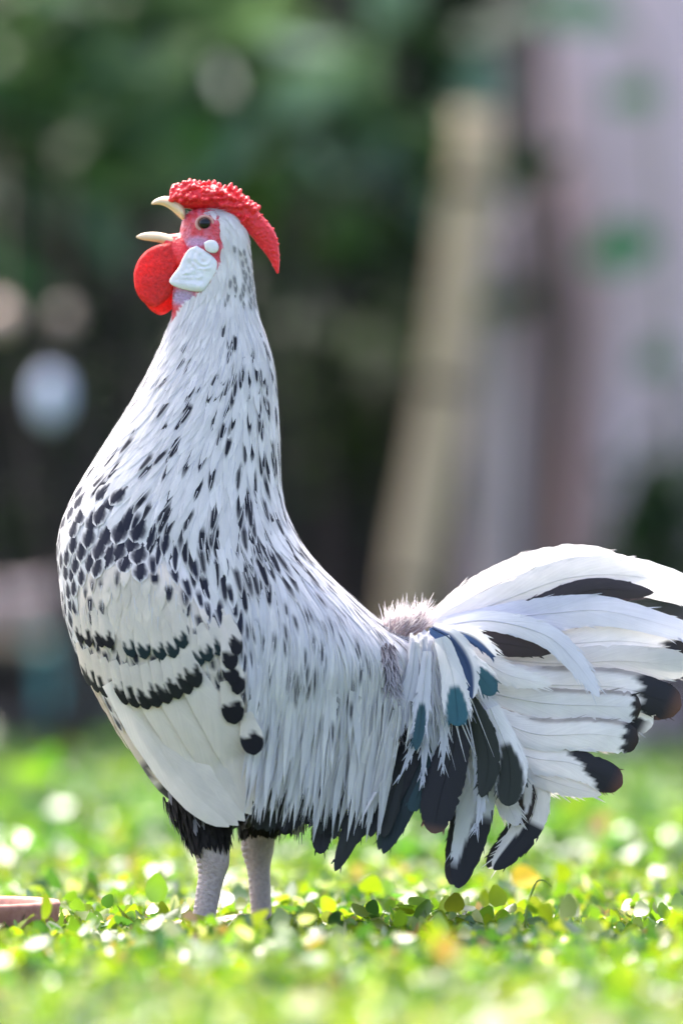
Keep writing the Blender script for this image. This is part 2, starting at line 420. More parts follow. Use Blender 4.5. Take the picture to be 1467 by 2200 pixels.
shrub('green shrub pressed against the right side of the pale tree', 1480, 1080, 7.5, (0.13, 0.2, 0.3), 160, 0.10, BL, (3, 3, 2, 2), 3)

# climbing twigs with a few broad leaves that cross the pale trunk
def big_leaf(name, p, d, nrm, length, width, col, parent):
    d = Vector(d).normalized(); n = Vector(nrm); n = (n - d * n.dot(d)).normalized(); x = d.cross(n)
    vs = []; fs = []; k = 9
    for i in range(k):
        u = i / (k - 1); w = width * math.sin(math.pi * (0.05 + 0.93 * u)) ** 0.75 * 0.5
        c = Vector(p) + d * (length * u) - Vector((0, 0, 0.18 * length * u * u))
        for j in (-1, -0.5, 0, 0.5, 1):
            vs.append(c + x * (w * j) + n * (0.25 * w * abs(j) + 0.01 * length * math.sin(u * 21 + j)))
    for i in range(k - 1):
        for j in range(4):
            a = i * 5 + j; fs.append((a, a + 1, a + 6, a + 5))
    me = mesh_from(name, vs, fs, [col] * len(vs))
    return link(name, me, M['broad'], parent)
def vine(label, pts, leaves):
    t = empty('climbing_vine', pts[0]); tag(t, label, 'vine')
    sp_ = smoothpath(pts, 14)
    tube('stem', rel(t, sp_), [0.007 - 0.0003 * i for i in range(14)], M['stem'], t, 6)
    for (p, d, l, w, c) in leaves:
        # stalk from the stem to the leaf
        q = min(sp_, key=lambda s_: (s_ - p).length)
        tube('stalk', rel(t, [q, (q + p) / 2 + Vector((0, 0, 0.01)), p]), [0.003, 0.0025, 0.002], M['stem'], t, 5)
        big_leaf('leaf', rel(t, [p])[0], d, (0.1, -1, 0.35), l, w, c, t)
LV = 7.55
g0 = at(1455, 1640, LV); g0.z = 0
vine('thin green vine with three broad leaves climbing the pale trunk',
     [g0, at(1460, 1200, LV), at(1450, 800, LV), at(1425, 500, LV), at(1400, 150, LV), at(1330, 30, LV)],
     [(at(1410, 520, LV), (-1, -0.1, -0.1), 0.15, 0.11, (0.05, 0.21, 0.075)),
      (at(1455, 765, LV), (-1, -0.1, -0.1), 0.085, 0.075, (0.03, 0.15, 0.03)),
      (at(1350, 50, LV), (-1, -0.2, 0.25), 0.25, 0.10, (0.16, 0.27, 0.15)),
      (at(1420, 210, LV), (-1, -0.2, 0.1), 0.12, 0.07, (0.10, 0.24, 0.09)),
      (at(1460, 1050, LV), (-0.7, -0.2, -0.5), 0.1, 0.07, (0.02, 0.1, 0.02))])
g1 = at(1075, 1640, 7.2); g1.z = 0
vine('thin vine with broad pale leaves hanging over the top of the leaning pole',
     [g1, at(1065, 1100, 7.2), at(1075, 600, 7.2), at(1070, 300, 7.2), at(1040, 60, 7.2), at(900, -60, 7.2)],
     [(at(1050, 110, 7.2), (-0.2, -0.2, -1), 0.13, 0.085, (0.11, 0.19, 0.14)),
      (at(1085, 390, 7.2), (-0.3, -0.2, -0.4), 0.08, 0.07, (0.26, 0.26, 0.2)),
      (at(870, -60, 7.2), (-0.5, -0.2, -1), 0.12, 0.10, (0.22, 0.33, 0.2)),
      (at(1000, 440, 7.2), (-0.9, -0.2, -0.3), 0.10, 0.07, (0.07, 0.13, 0.09)),
      (at(900, 350, 7.2), (-0.9, -0.2, -0.3), 0.10, 0.09, (0.08, 0.13, 0.10))])

# dense hedge that closes the view
def hedge(label, xc, y, wx, h, n, cols, wts):
    t = empty('hedge', (xc, y, 0)); tag(t, label, 'hedge')
    vs = []; fs = []
    nx, nz = 24, 14
    for s_ in (0, 1):
        for j in range(nz + 1):
            for i in range(nx + 1):
                a = -1 + 2 * i / nx; b = j / nz
                dep = 0.33 + 0.12 * mnoise.noise((a * 5 + s_ * 9, b * 4, y)) - 0.12 * b
                vs.append((a * wx, (-dep if s_ == 0 else dep), -0.01 + b * h * (1 + 0.06 * mnoise.noise((a * 6, 3, y)))))
    m_ = (nx + 1) * (nz + 1)
    for j in range(nz):
        for i in range(nx):
            a = j * (nx + 1) + i; fs.append((a, a + 1, a + nx + 2, a + nx + 1)); fs.append((m_ + a, m_ + a + nx + 1, m_ + a + nx + 2, m_ + a + 1))
    for i in range(nx):
        a = nz * (nx + 1) + i; fs.append((a, a + 1, m_ + a + 1, m_ + a))
    for j in range(nz):
        a = j * (nx + 1); fs.append((a, a + nx + 1, m_ + a + nx + 1, m_ + a)); a += nx; fs.append((a, m_ + a, m_ + a + nx + 1, a + nx + 1))
    link('light_block_core', mesh_from('light_block_core', vs, fs), M['hedge_core'], t)  # solid dark slab added inside the hedge to block light
    p = np.stack([rs.uniform(-wx, wx, n), rs.normal(-0.42, 0.1, n), rs.uniform(0.02, h * 1.05, n)], 1)
    o = scatter('foliage', p, rs.uniform(0.07, 0.15, n), rs.uniform(3.14, 6.28, n), rs.normal(-0.4, 0.4, n), rs.normal(0, 0.5, n), palette(n, cols, wts), M['broad'], t, leaf_template(4, 0.15, 0.25, 'long'))
    o['kind'] = 'stuff'
hedge('tall dark green hedge closing the garden behind the trees', 0, 8.2, 4.5, 3.4, 9000, DK, (3, 3, 4, 1.5))

# kerb, log bench, planter
def rbox(name, c, d, mat, parent=None, bev=0.01, jit=0.0):
    bm = bmesh.new(); bmesh.ops.create_cube(bm, size=1)
    for v in bm.verts: v.co = Vector((v.co.x * d[0], v.co.y * d[1], v.co.z * d[2]))
    bmesh.ops.bevel(bm, geom=bm.edges[:], offset=bev, segments=2, affect='EDGES')
    if jit:
        bmesh.ops.subdivide_edges(bm, edges=bm.edges[:], cuts=2, use_grid_fill=True)
        for v in bm.verts: v.co += v.normal * jit * mnoise.noise(v.co * 14)
    for v in bm.verts: v.co += Vector(c)
    me = bpy.data.meshes.new(name); bm.to_mesh(me); bm.free()
    return link(name, me, mat, parent)
LK = 7.95
kx1 = at(430, 1600, LK).x
kb = empty('garden_kerb', ((kx1 - 2.2) / 2 - 0.2, LK - D, 0)); tag(kb, 'low dark stone kerb at the far edge of the lawn', 'kerb')
x = -2.0; i = 0
while x < kx1 - 0.05:
    w = 0.34 + 0.05 * ((i * 37) % 5) / 5
    rbox('kerb_stone', (x + w / 2 - kb.location.x, 0.01 * ((i * 7) % 3), 0.04), (w - 0.008, 0.16, 0.11 + 0.006 * (i % 3)), M['kerb'], kb, 0.012)
    x += w; i += 1
LB = 8.25
bx0, bx1 = at(-330, 0, LB).x, at(290, 0, LB).x
bn = empty('log_bench', ((bx0 + bx1) / 2, LB - D, 0)); tag(bn, 'rough grey log bench with a tan plank edge at the lawn end', 'bench')
def loc_(o, p): return Vector(p) - o.location
lp = smoothpath([at(-340, 1345, LB), at(-150, 1330, LB), at(20, 1315, LB), at(150, 1280, LB), at(300, 1265, LB)], 14)
tube('log', rel(bn, lp), [0.05 + 0.006 * math.sin(i * 1.3) for i in range(14)], M['log'], bn, 16)
zp = at(0, 1382, LB).z
pb = rbox('plank', (0, -0.03, 0), (bx1 - bx0, 0.2, 0.028), M['plank'], bn, 0.004); pb.location.z = zp
for xx in (bx0 + 0.05, at(40, 0, LB).x):
    rbox('support', (xx - bn.location.x, 0.02, zp / 2 - 0.014), (0.07, 0.16, zp - 0.03), M['bark_dark'], bn, 0.006)
def lathe(name, prof, mat, parent=None, seg=28, close=False):
    vs = []; fs = []
    for (r, z) in prof:
        for k in range(seg):
            a = 2 * math.pi * k / seg; vs.append((r * math.cos(a), r * math.sin(a), z))
    for i in range(len(prof) - 1):
        for k in range(seg):
            k2 = (k + 1) % seg; fs.append((i * seg + k, i * seg + k2, (i + 1) * seg + k2, (i + 1) * seg + k))
    fs.append(tuple(range(seg - 1, -1, -1))); fs.append(tuple((len(prof) - 1) * seg + k for k in range(seg)))
    return link(name, mesh_from(name, vs, fs), mat, parent)
LT = 8.12
pc = at(165, 1500, LT)
pot = lathe('planter_pot', [(0.05, 0.0), (0.056, 0.01), (0.07, 0.12), (0.078, 0.235), (0.086, 0.24), (0.086, 0.262), (0.074, 0.262), (0.07, 0.2), (0.0001, 0.19)], M['teal'])
pot.location = (pc.x, LT - D, -0.01)
tag(pot, 'teal glazed planter pot standing behind the dark kerb', 'pot')

# pale oval shape, and balls made up for out-of-focus light spots, at the left
LO = 6.5
oc = at(110, 855, LO)
orn = lathe('hanging_oval', [(k * 0.54, z * 0.6) for k, z in [(0.001, -0.075), (0.02, -0.07), (0.04, -0.045), (0.05, -0.01), (0.05, 0.02), (0.042, 0.05), (0.022, 0.07), (0.004, 0.076)]], plain('pale_glaze', (0.72, 0.77, 0.9), 0.3))
tube('cord', [Vector((0, 0, 0.049)), Vector((0.002, 0, 0.2)), Vector((0, 0, 0.36))], [0.0008] * 3, M['bark_dark'], orn, 5)
orn.location = oc; tag(orn, 'pale bluish white oval shape hanging below the leaves', 'unknown_shape')  # guessed object: what the pale oval is stays unknown
def light_spot(px, py, L, r, col, label):
    f = lathe('hanging_light_ball', [(0.001, -r)] + [(r * math.sin(a), -r * math.cos(a)) for a in [0.4 * k for k in range(1, 8)]] + [(0.003, r), (0.0007, r + 0.004), (0.0006, r + 0.25)], plain('light_ball_skin', col, 0.4))
    f.location = at(px, py, L); tag(f, label, 'light_spot')  # made-up ball that stands in for a blurred spot of light
light_spot(141, 684, 6.4, 0.021, (0.40, 0.30, 0.24), 'round brown ball made up for a blurred light spot above the pale oval')
light_spot(0, 680, 6.4, 0.027, (0.85, 0.6, 0.48), 'round peach coloured ball made up for a blurred light spot')

# terracotta dish at the left
LD = D - 0.03
dx = W(-60, 1970, -0.03)
dish = lathe('terracotta_dish', [(0.052, 0.0), (0.056, 0.002), (0.0585, 0.03), (0.0592, 0.0325), (0.058, 0.0345), (0.050, 0.0345), (0.0475, 0.033), (0.046, 0.026), (0.044, 0.012), (0.0001, 0.011)], M['terracotta'], None, 48)
dish.location = (dx.x, -0.03, -0.009); tag(dish, 'weathered terracotta dish half sunk in the clover', 'dish')

# curled tendril, fallen petals
tp = [W(1128, 2040, -0.05), W(1130, 1960, -0.05), W(1150, 1898, -0.05), W(1168, 1892, -0.05), W(1184, 1905, -0.05)]
tp[0].z = -0.002
tag(tube('grass_blade', smoothpath(tp, 14), [0.0011 - 0.00006 * i for i in range(14)], plain('blade', (0.16, 0.26, 0.03), 0.4), None, 6), 'single thin curled grass blade rising above the clover below the tail', 'grass blade')
for (px, py, y, c, lab) in [(1300, 1778, 1.0, (0.7, 0.28, 0.16), 'small faded orange fallen leaf on the lawn beyond the tail'), (1128, 1893, 0.25, (0.75, 0.5, 0.04), 'small yellow orange leaf among the clover below the tail')]:
    p = W(px, py, y)
    t_ = big_leaf('fallen_leaf', (0, 0, 0), (0.8, 0.2, 0.3), (0, -1, 0.6), 0.022, 0.02, c, None); t_.location = (p.x - 0.01, y, max(0.012, p.z))
    tag(t_, lab, 'leaf')
# ================================================================== the rooster
bird = empty('rooster', (R(500, 1500).x, 0, 0))
tag(bird, 'white rooster with black flecked plumage crowing with its beak open', 'rooster')
BO = bird.location.copy()
def loc(p): return Vector(p) - BO
WHITE = (0.88, 0.86, 0.87); CREAM = (0.86, 0.79, 0.72); INK = (0.014, 0.014, 0.02); GREY = (0.28, 0.27, 0.30)
NAVY = (0.03, 0.035, 0.07); TEAL = (0.03, 0.13, 0.17); BLUE = (0.035, 0.07, 0.17); UMBER = (0.03, 0.018, 0.014); MOSS = (0.022, 0.028, 0.022)

# ---- one continuous body: head, neck, trunk and tail root, lofted from the side outline
RINGS = [  # front x,y   back x,y   half width
    (440, 447, 470, 447, 10), (412, 452, 500, 458, 24), (396, 466, 518, 474, 35), (389, 486, 529, 494, 41), (386, 510, 535, 514, 44),
    (383, 540, 538, 540, 46), (377, 575, 541, 572, 47), (372, 612, 545, 606, 49), (370, 650, 549, 645, 52), (366, 690, 559, 690, 60),
    (332, 775, 583, 765, 78), (280, 870, 595, 855, 102), (214, 975, 600, 960, 128), (160, 1065, 603, 1045, 152), (130, 1150, 618, 1110, 172),
    (130, 1240, 655, 1180, 186), (146, 1340, 708, 1240, 196), (190, 1450, 765, 1295, 202), (240, 1545, 812, 1335, 200), (296, 1635, 862, 1365, 186),
    (360, 1715, 905, 1375, 160), (470, 1752, 945, 1385, 122), (620, 1735, 975, 1400, 86), (770, 1690, 1000, 1425, 58), (900, 1600, 1010, 1460, 30), (960, 1530, 1000, 1490, 8)]
NR, NS = 130, 56
rings = catmull(RINGS, NR)
def wing_d(px, py):
    dx, dy = px - 385, py - 1475
    a = 0.47 * dx + 0.88 * dy; b = 0.88 * dx - 0.47 * dy
    return math.hypot(a / 330, b / 158)
bv = []; bf = []; bc = []; bm_ = []
FACE = [(376, 440), (440, 446), (468, 458), (478, 480), (482, 520), (485, 562), (472, 580), (450, 610), (425, 638), (390, 664), (374, 690), (350, 680), (355, 600), (375, 500)]
def body_colour(px, py):
    if inside(FACE, px, py):
        c = (0.60, 0.03, 0.045)
        c = mixc(c, (0.66, 0.14, 0.20), smooth(0.42, 0.7, 0.5 + 0.5 * mnoise.noise((px * 0.08, py * 0.08, 1))))
        d = math.hypot((px - 424) / 32, (py - 524) / 15); c = mixc((0.50, 0.26, 0.42), c, smooth(0.4, 1.1, d))
        d = math.hypot((px - 392) / 34, (py - 640) / 22); c = mixc((0.40, 0.30, 0.46), c, smooth(0.5, 1.1, d))
        return c
    if py > 1690 + 0.0 * px and px < 900: return mixc(INK, GREY, 0.1)
    if px > 470 and py > 1600: return mixc(WHITE, GREY, 0.6)
    if px < 330 and py > 1640: return mixc(GREY, INK, 0.6)
    return CREAM if wing_d(px, py) < 1.0 or (py > 1400 and px < 330) else WHITE
for i, r in enumerate(rings):
    f = R(r[0], r[1]); b = R(r[2], r[3]); c = (f + b) / 2; ax = (b - f) / 2; w = max(2, r[4]) * S
    for k in range(NS):
        th = 2 * math.pi * k / NS
        p = c + ax * math.cos(th); p.y = w * math.copysign(abs(math.sin(th)) ** 0.9, math.sin(th))
        px, py = PX(p)
        p.y += math.copysign(24 * S * smooth(1.12, 0.72, wing_d(px, py)) * min(1, abs(math.sin(th)) * 1.6), p.y)
        bv.append(loc(p)); bc.append(body_colour(px, py))
for i in range(NR - 1):
    for k in range(NS):
        k2 = (k + 1) % NS
        bf.append((i * NS + k, (i + 1) * NS + k, (i + 1) * NS + k2, i * NS + k2))
bf.append(tuple(range(NS))); bf.append(tuple((NR - 1) * NS + k for k in range(NS - 1, -1, -1)))
for f in bf:
    q = sum((bv[i] for i in f), Vector()) / len(f) + BO; px, py = PX(q)
    bm_.append(1 if inside(FACE, px, py) else 0)
body_me = mesh_from('body', bv, bf, bc, [(0.5, 0.0)] * len(bv), bm_)
body = link('body', body_me, [M['plume'], M['face']], bird)
bvh = BVHTree.FromPolygons(bv, bf)

# ---- feathers
class Batch:
    def __init__(s): s.v = []; s.f = []; s.c = []; s.uv = []; s.n = []
    def add(s, pts, sides, norms, hw, colf, nv=5, camber=0.18, jit=0.08, seed=0):
        n = len(pts); base = len(s.v); rnd = random.Random(seed)
        nick = {}
        if n > 30:
            for _ in range(rnd.randint(3, 7)): nick[(rnd.randint(int(n * .3), n - 3), rnd.choice((-1, 1)))] = rnd.uniform(.84, .97)
        for i in range(n):
            u = i / (n - 1); w = hw(u)
            for j in range(nv):
                v = -1 + 2 * j / (nv - 1)
                ww = w * (1 + rnd.uniform(-jit, jit) * abs(v)) * (nick.get((i, 1 if v > 0 else -1), 1.0) if abs(v) > 0.7 else 1.0)
                s.v.append(pts[i] + sides[i] * (ww * v) + norms[i] * (camber * w * (1 - v * v)))
                s.c.append(colf(u, v)); s.uv.append((u, v)); s.n.append((norms[i] + sides[i] * (1.6 * camber * v)).normalized())
        for i in range(n - 1):
            for j in range(nv - 1):
                a = base + i * nv + j; s.f.append((a, a + nv, a + nv + 1, a + 1))
    def build(s, name, mat, parent, kind=None):
        o = link(name, mesh_from(name, s.v, s.f, s.c, s.uv, None, s.n), mat, parent)
        if kind: o['kind'] = kind
        return o
FLOW = [((500, 490), (.25, 1)), ((525, 470), (.7, .7)), ((500, 560), (0, 1)), ((540, 560), (.12, 1)), ((430, 690), (-.35, 1)), ((380, 700), (-.45, 1)), ((480, 680), (-.15, 1)), ((550, 700), (.15, 1)),
        ((350, 790), (-.62, 1)), ((470, 830), (-.42, 1)), ((540, 830), (-.12, 1)), ((590, 860), (.06, 1)), ((270, 900), (-.72, 1)), ((400, 940), (-.6, 1)), ((500, 950), (-.35, 1)), ((560, 960), (-.1, 1)), ((600, 980), (.02, 1)),
        ((200, 1030), (-.8, .8)), ((290, 1040), (-.7, .8)), ((400, 1080), (-.42, 1)), ((500, 1100), (-.15, 1)), ((590, 1080), (.15, 1)), ((140, 1130), (-.1, 1)), ((200, 1150), (-.1, 1)), ((280, 1170), (-.25, 1)),
        ((140, 1250), (.1, 1)), ((220, 1260), (0, 1)), ((330, 1260), (.05, 1)), ((430, 1230), (.1, 1)), ((520, 1220), (.15, 1)), ((640, 1180), (.5, .85)), ((170, 1380), (.3, 1)), ((260, 1420), (.3, 1)), ((380, 1400), (.2, 1)),
        ((470, 1400), (.1, 1)), ((230, 1540), (.5, 1)), ((330, 1600), (.55, .9)), ((450, 1650), (.5, .9)), ((560, 1300), (.05, 1)), ((700, 1260), (.5, .85)), ((600, 1450), (-.12, 1)), ((680, 1420), (-.02, 1)), ((760, 1360), (.25, 1)),
        ((800, 1450), (.02, 1)), ((700, 1560), (-.16, 1)), ((600, 1620), (-.28, 1)), ((760, 1620), (-.16, 1)), ((820, 1560), (-.12, 1)), ((640, 1720), (-.32, 1)), ((760, 1720), (-.26, 1)), ((850, 1400), (.3, .9)), ((920, 1400), (.6, .7))]
FP = np.array([f[0] for f in FLOW], float); FV = np.array([f[1] for f in FLOW], float); FV /= np.linalg.norm(FV, axis=1)[:, None]
def flow(px, py):
    d2 = ((FP - (px, py)) ** 2).sum(1) + 200.0
    w = 1 / d2 ** 1.6; v = (FV * w[:, None]).sum(0); v /= np.linalg.norm(v)
    return Vector((v[0], 0, -v[1]))
def march(p0, length, n, lift0, lift1, free_z=None, yaw=0.0):
    """a path that follows the plumage flow over the body; past the body's turn it hangs free"""
    pts, sides, norms = [], [], []
    p = p0.copy(); step = length / (n - 1); free = False; tg = None; nor = None
    for i in range(n):
        u = i / (n - 1)
        if not free:
            l, nr, _, _ = bvh.find_nearest(p)
            if nr is None: break
            if free_z is not None and tg is not None and nr.z < free_z and nor is not None: free = True
            else:
                px, py = PX(l + BO); fl_ = flow(px, py)
                if yaw: fl_ = Matrix.Rotation(yaw, 3, nr) @ fl_
                t2 = fl_ - nr * fl_.dot(nr)
                if t2.length > 1e-4: tg = t2.normalized()
                nor = nr; q = l
        if free:
            q = p; tg = (tg + Vector((0, 0, -0.06))).normalized()
            nor = (nor - tg * nor.dot(tg)).normalized()
        sd = nor.cross(tg).normalized()
        pts.append(q + nor * (lift0 + (lift1 - lift0) * u) if not free else q + nor * (lift0 + (lift1 - lift0) * u))
        sides.append(sd); norms.append(nor.copy()); p = q + tg * step
    return pts, sides, norms
def lance(w, base=0.45, peak=0.45, tip=0.8):
    def f(u):
        if u < peak: return w * (base + (1 - base) * math.sin(u / peak * math.pi / 2))
        return w * max(0.04, (1 - ((u - peak) / (1 - peak)) ** 2.2) ** tip)
    return f
def rounded(w, base=0.5):
    def f(u):
        if u < 0.55: return w * (base + (1 - base) * u / 0.55)
        return w * max(0.06, math.sqrt(max(0, 1 - ((u - 0.55) / 0.452) ** 2.6)))
    return f
# plain colour rules: u runs from root to tip, v from edge to edge
def vary(c, rnd, a=0.08):
    k = 1 + rnd.uniform(-a, a); return tuple(x * k for x in c)
def c_tick(base, ink, u0, u1, w):
    def f(u, v):
        k = smooth(u0 - 0.05, u0 + 0.08, u) * (1 - smooth(u1 - 0.05, u1 + 0.04, u)) * (1 - smooth(w * 0.6, w * 1.3, abs(v)))
        return mixc(base, ink, k)
    return f
def c_drop(base, ink, u0, u1):
    def f(u, v):
        m = (u - u0) / (u1 - u0)
        if m <= 0 or m >= 1: return base
        w = 0.8 * math.sin(math.pi * m ** 1.5) ** 0.7
        return mixc(ink, base, smooth(w * 0.75, w * 1.1 + 0.05, abs(v)))
    return f
def c_tip(base, ink, u0, zig=0.1, vs=0.0):
    ph = random.uniform(0, 6)
    def f(u, v):
        e = u0 + zig * math.sin(v * 5 + ph) + 0.1 * abs(v) + vs * v
        return mixc(base, ink, smooth(e - 0.02, e + 0.03, u))
    return f

# the cape's lower edge (side view)
CAPE = [(100, 990), (170, 1000), (230, 1030), (300, 1065), (370, 1125), (470, 1245), (560, 1255), (640, 1215), (720, 1260), (900, 1300)]
SEC = [(200, 1470), (250, 1545), (330, 1535), (430, 1515), (475, 1460), (530, 1460), (585, 1600), (560, 1740), (490, 1800), (420, 1790), (330, 1690), (270, 1600)]
FACE2 = [(430 + (x - 430) * 0.93, 545 + (y - 545) * 0.95) for x, y in FACE]
def kind_at(px, py):
    if inside(FACE2, px, py): return None
    if py < 455 and px < 500: return None
    if py < 640: return 'head'
    cl = lerp_table(CAPE, px)
    if py < cl - 30: return 'hackle'
    if inside(SEC, px, py): return None
    if px > 525 + 0.22 * (py - 1300) and py < 1640 and px < 850: return 'saddle'
    if px > 850: return None
    if py > 1640: return 'vent' if px > 330 else 'flank'
    if wing_d(px, py) < 1.0: return 'covert' if py < 1450 and py > 1195 else (None if px > 240 else 'breast')
    if py > 1395 and px < 330: return 'rim'
    return 'breast'
SPACE = {'head': 9, 'hackle': 14.5, 'saddle': 16, 'breast': 27, 'covert': 20, 'rim': 26, 'vent': 26, 'flank': 22}
# even scatter of roots over the surface
tri_a = np.array([(Vector(bv[f[1]]) - Vector(bv[f[0]])).cross(Vector(bv[f[3]]) - Vector(bv[f[0]])).length if len(f) == 4 else 0 for f in bf])
cand = np.random.RandomState(11).choice(len(bf), 60000, p=tri_a / tri_a.sum())
rr = np.random.RandomState(12).uniform(0, 1, (60000, 2))
cell = {}; roots = []; CS = 28 * S
for ci, (a, b) in zip(cand, rr):
    f = bf[ci]
    p = (bv[f[0]] * (1 - a) + bv[f[1]] * a) * (1 - b) + (bv[f[3]] * (1 - a) + bv[f[2]] * a) * b
    px, py = PX(p + BO); k = kind_at(px, py)
    if k is None: continue
    sp_ = SPACE[k] * S * (0.62 if k == 'hackle' and py < 800 else 0.85 if k == 'hackle' and py < 950 else 1.0)
    key = (int(p.x // CS), int(p.y // CS), int(p.z // CS)); ok = True
    for dx in (-1, 0, 1):
        for dy in (-1, 0, 1):
            for dz in (-1, 0, 1):
                for q in cell.get((key[0] + dx, key[1] + dy, key[2] + dz), ()):
                    if (q - p).length < sp_: ok = False; break
                if not ok: break
            if not ok: break
        if not ok: break
    if ok: cell.setdefault(key, []).append(p); roots.append((p, px, py, k))
def drape(pts, lift):
    """the saddle hangs outside the folded wing"""
    for q in pts:
        x, y = PX(q + BO); fy = S * max(lift * smooth(1290, 1690, y) * smooth(830, 600, x), (lift - 66) * smooth(1360, 1560, y))
        q.y = math.copysign((abs(q.y) ** 6 + fy ** 6) ** (1 / 6), q.y)
batches = {k: Batch() for k in SPACE}
solo = []
for idx, (p, px, py, k) in enumerate(roots):
    rnd = random.Random(idx)
    base = vary(WHITE, rnd); ink = vary(INK, rnd, 0.3); free_z = None; n = 8; cam_ = 0.15; yaw = rnd.uniform(-0.1, 0.1); nv = 5; jit = 0.06
    if k == 'head':
        L = 30 + 12 * smooth(480, 620, py); w = 5.5; l0, l1 = -0.3, 2.0; n = 5; hwf = lance(w * S)
        sp = (0.2 + 0.7 * smooth(495, 535, px)) * smooth(500, 540, py) if px > 470 else 0.02
        colf = c_tick(base, mixc(ink, base, 0.35), 0.4, 0.85, 0.7) if rnd.random() < sp else (lambda u, v, b=base: b)
    elif k == 'hackle':
        t = smooth(640, 1150, py); L = 58 + 70 * t; w = 5.2 + 5.0 * t; l0, l1 = 0.0, 1.8 + 1.2 * t; cam_ = 0.03; hwf = lance(w * S, 0.55, 0.5)
        prob = 0.30 * smooth(690, 790, py + 0.35 * (px - 430)) * (0.55 + 0.45 * smooth(-1, 1, math.sin(px * 0.05)))
        if px > 540: prob = max(prob, 0.30 * smooth(600, 700, py))
        if py > 1040 and 360 < px < 600: prob = 0.5
        if rnd.random() < prob:
            u1 = rnd.uniform(0.86, 0.96); wd = rnd.uniform(0.6, 0.9)
            colf = c_tick(base, mixc(ink, NAVY, 0.3), u1 - rnd.uniform(0.42, 0.62), u1, wd)
        else: colf = (lambda u, v, b=base: b)
    elif k == 'saddle':
        t = smooth(1200, 1600, py); L = rnd.uniform(190, 270) * (0.75 + 0.25 * smooth(1200, 1350, py)); w = rnd.uniform(5.0, 9.0); l0, l1 = 0.5, 6; cam_ = 0.06; n = 13; free_z = -0.30; hwf = lance(w * S, 0.6, 0.4, 1.15)
        L = min(L, rnd.uniform(1690, 1800) + 30 * smooth(620, 720, px) - py)
        if L < 50: continue
        base = mixc(base, (0.70, 0.71, 0.78), rnd.uniform(0, .7)); yaw = rnd.uniform(-0.14, 0.14)
        pr = 0.6 * (1 - smooth(1180, 1420, py - 0.5 * (px - 560))) + 0.10 + 0.15 * smooth(740, 800, px)
        if rnd.random() < pr:
            u1 = rnd.uniform(0.6, 0.95); colf = c_tick(base, mixc(ink, NAVY, 0.4), u1 - 0.22, u1, 0.55)
        else: colf = (lambda u, v, b=base: b)
    elif k == 'breast':
        L = 78; w = 17 + 6 * math.exp(-(((px - 290) / 110) ** 2 + ((py - 1110) / 80) ** 2)); l0, l1 = 0, 3; hwf = rounded(w * S); cam_ = 0.1; nv = 7; n = 11
        dk = math.exp(-(((px - 290) / 110) ** 2 + ((py - 1110) / 80) ** 2))
        if rnd.random() < 0.92: colf = c_drop(base, mixc(ink, NAVY, 0.6), 0.5 - 0.5 * dk, 0.97 + 0.1 * dk)
        else: colf = (lambda u, v, b=base: b)
        if px > 330: L = 95; w = 13; hwf = lance(w * S); colf = c_tick(base, mixc(ink, NAVY, 0.6), rnd.uniform(.25, .5), rnd.uniform(.85, .97), rnd.uniform(.4, .75)) if rnd.random() < 0.85 else colf
    elif k == 'covert':
        L = 75; w = 11; l0, l1 = 0, 2.5; cam_ = 0.05; hwf = lance(w * S, 0.6, 0.55); base = vary(CREAM, rnd)
        pr = 0.15 + 0.75 * smooth(1300, 1370, py + 0.12 * (px - 330)) + 0.8 * smooth(370, 420, px) + 0.5 * smooth(1240, 1200, py) + 0.5 * smooth(250, 205, px)
        colf = c_tick(base, mixc(ink, NAVY, 0.5), rnd.uniform(.35, .6), rnd.uniform(.8, .97), rnd.uniform(.5, .95)) if rnd.random() < pr else (lambda u, v, b=base: b)
    elif k == 'rim':
        L = 75; w = 17; l0, l1 = 0, 3; hwf = rounded(w * S); base = vary((0.76, 0.67, 0.58), rnd)
        colf = c_tip(base, ink, 0.75) if rnd.random() < 0.1 and py < 1480 else (lambda u, v, b=base: b)
    elif k == 'flank':
        L = 80; w = 15; l0, l1 = 0, 5; hwf = lance(w * S); colf = c_tip(mixc(base, GREY, 0.4), ink, rnd.uniform(0.1, 0.7))
    else:
        L = 75; w = 14; l0, l1 = 0, 6; hwf = lance(w * S); free_z = -0.75; b2 = mixc(INK, GREY, rnd.random() ** 3 * 0.8); colf = (lambda u, v, b=b2: b)
    pts, sides, norms = march(p, L * S, n, l0 * S, (l1 + rnd.uniform(-1.2, 1.5)) * S, free_z, yaw)
    if len(pts) < n: continue
    if k == 'saddle': drape(pts, rnd.uniform(165, 205))
    own = k in ('saddle', 'breast') and p.y < 0
    if own:
        B = Batch(); B.add(pts, sides, norms, hwf, colf, nv, cam_, jit, idx); solo.append((k, B, p))
    else: batches[k].add(pts, sides, norms, hwf, colf, nv, cam_, jit, idx)
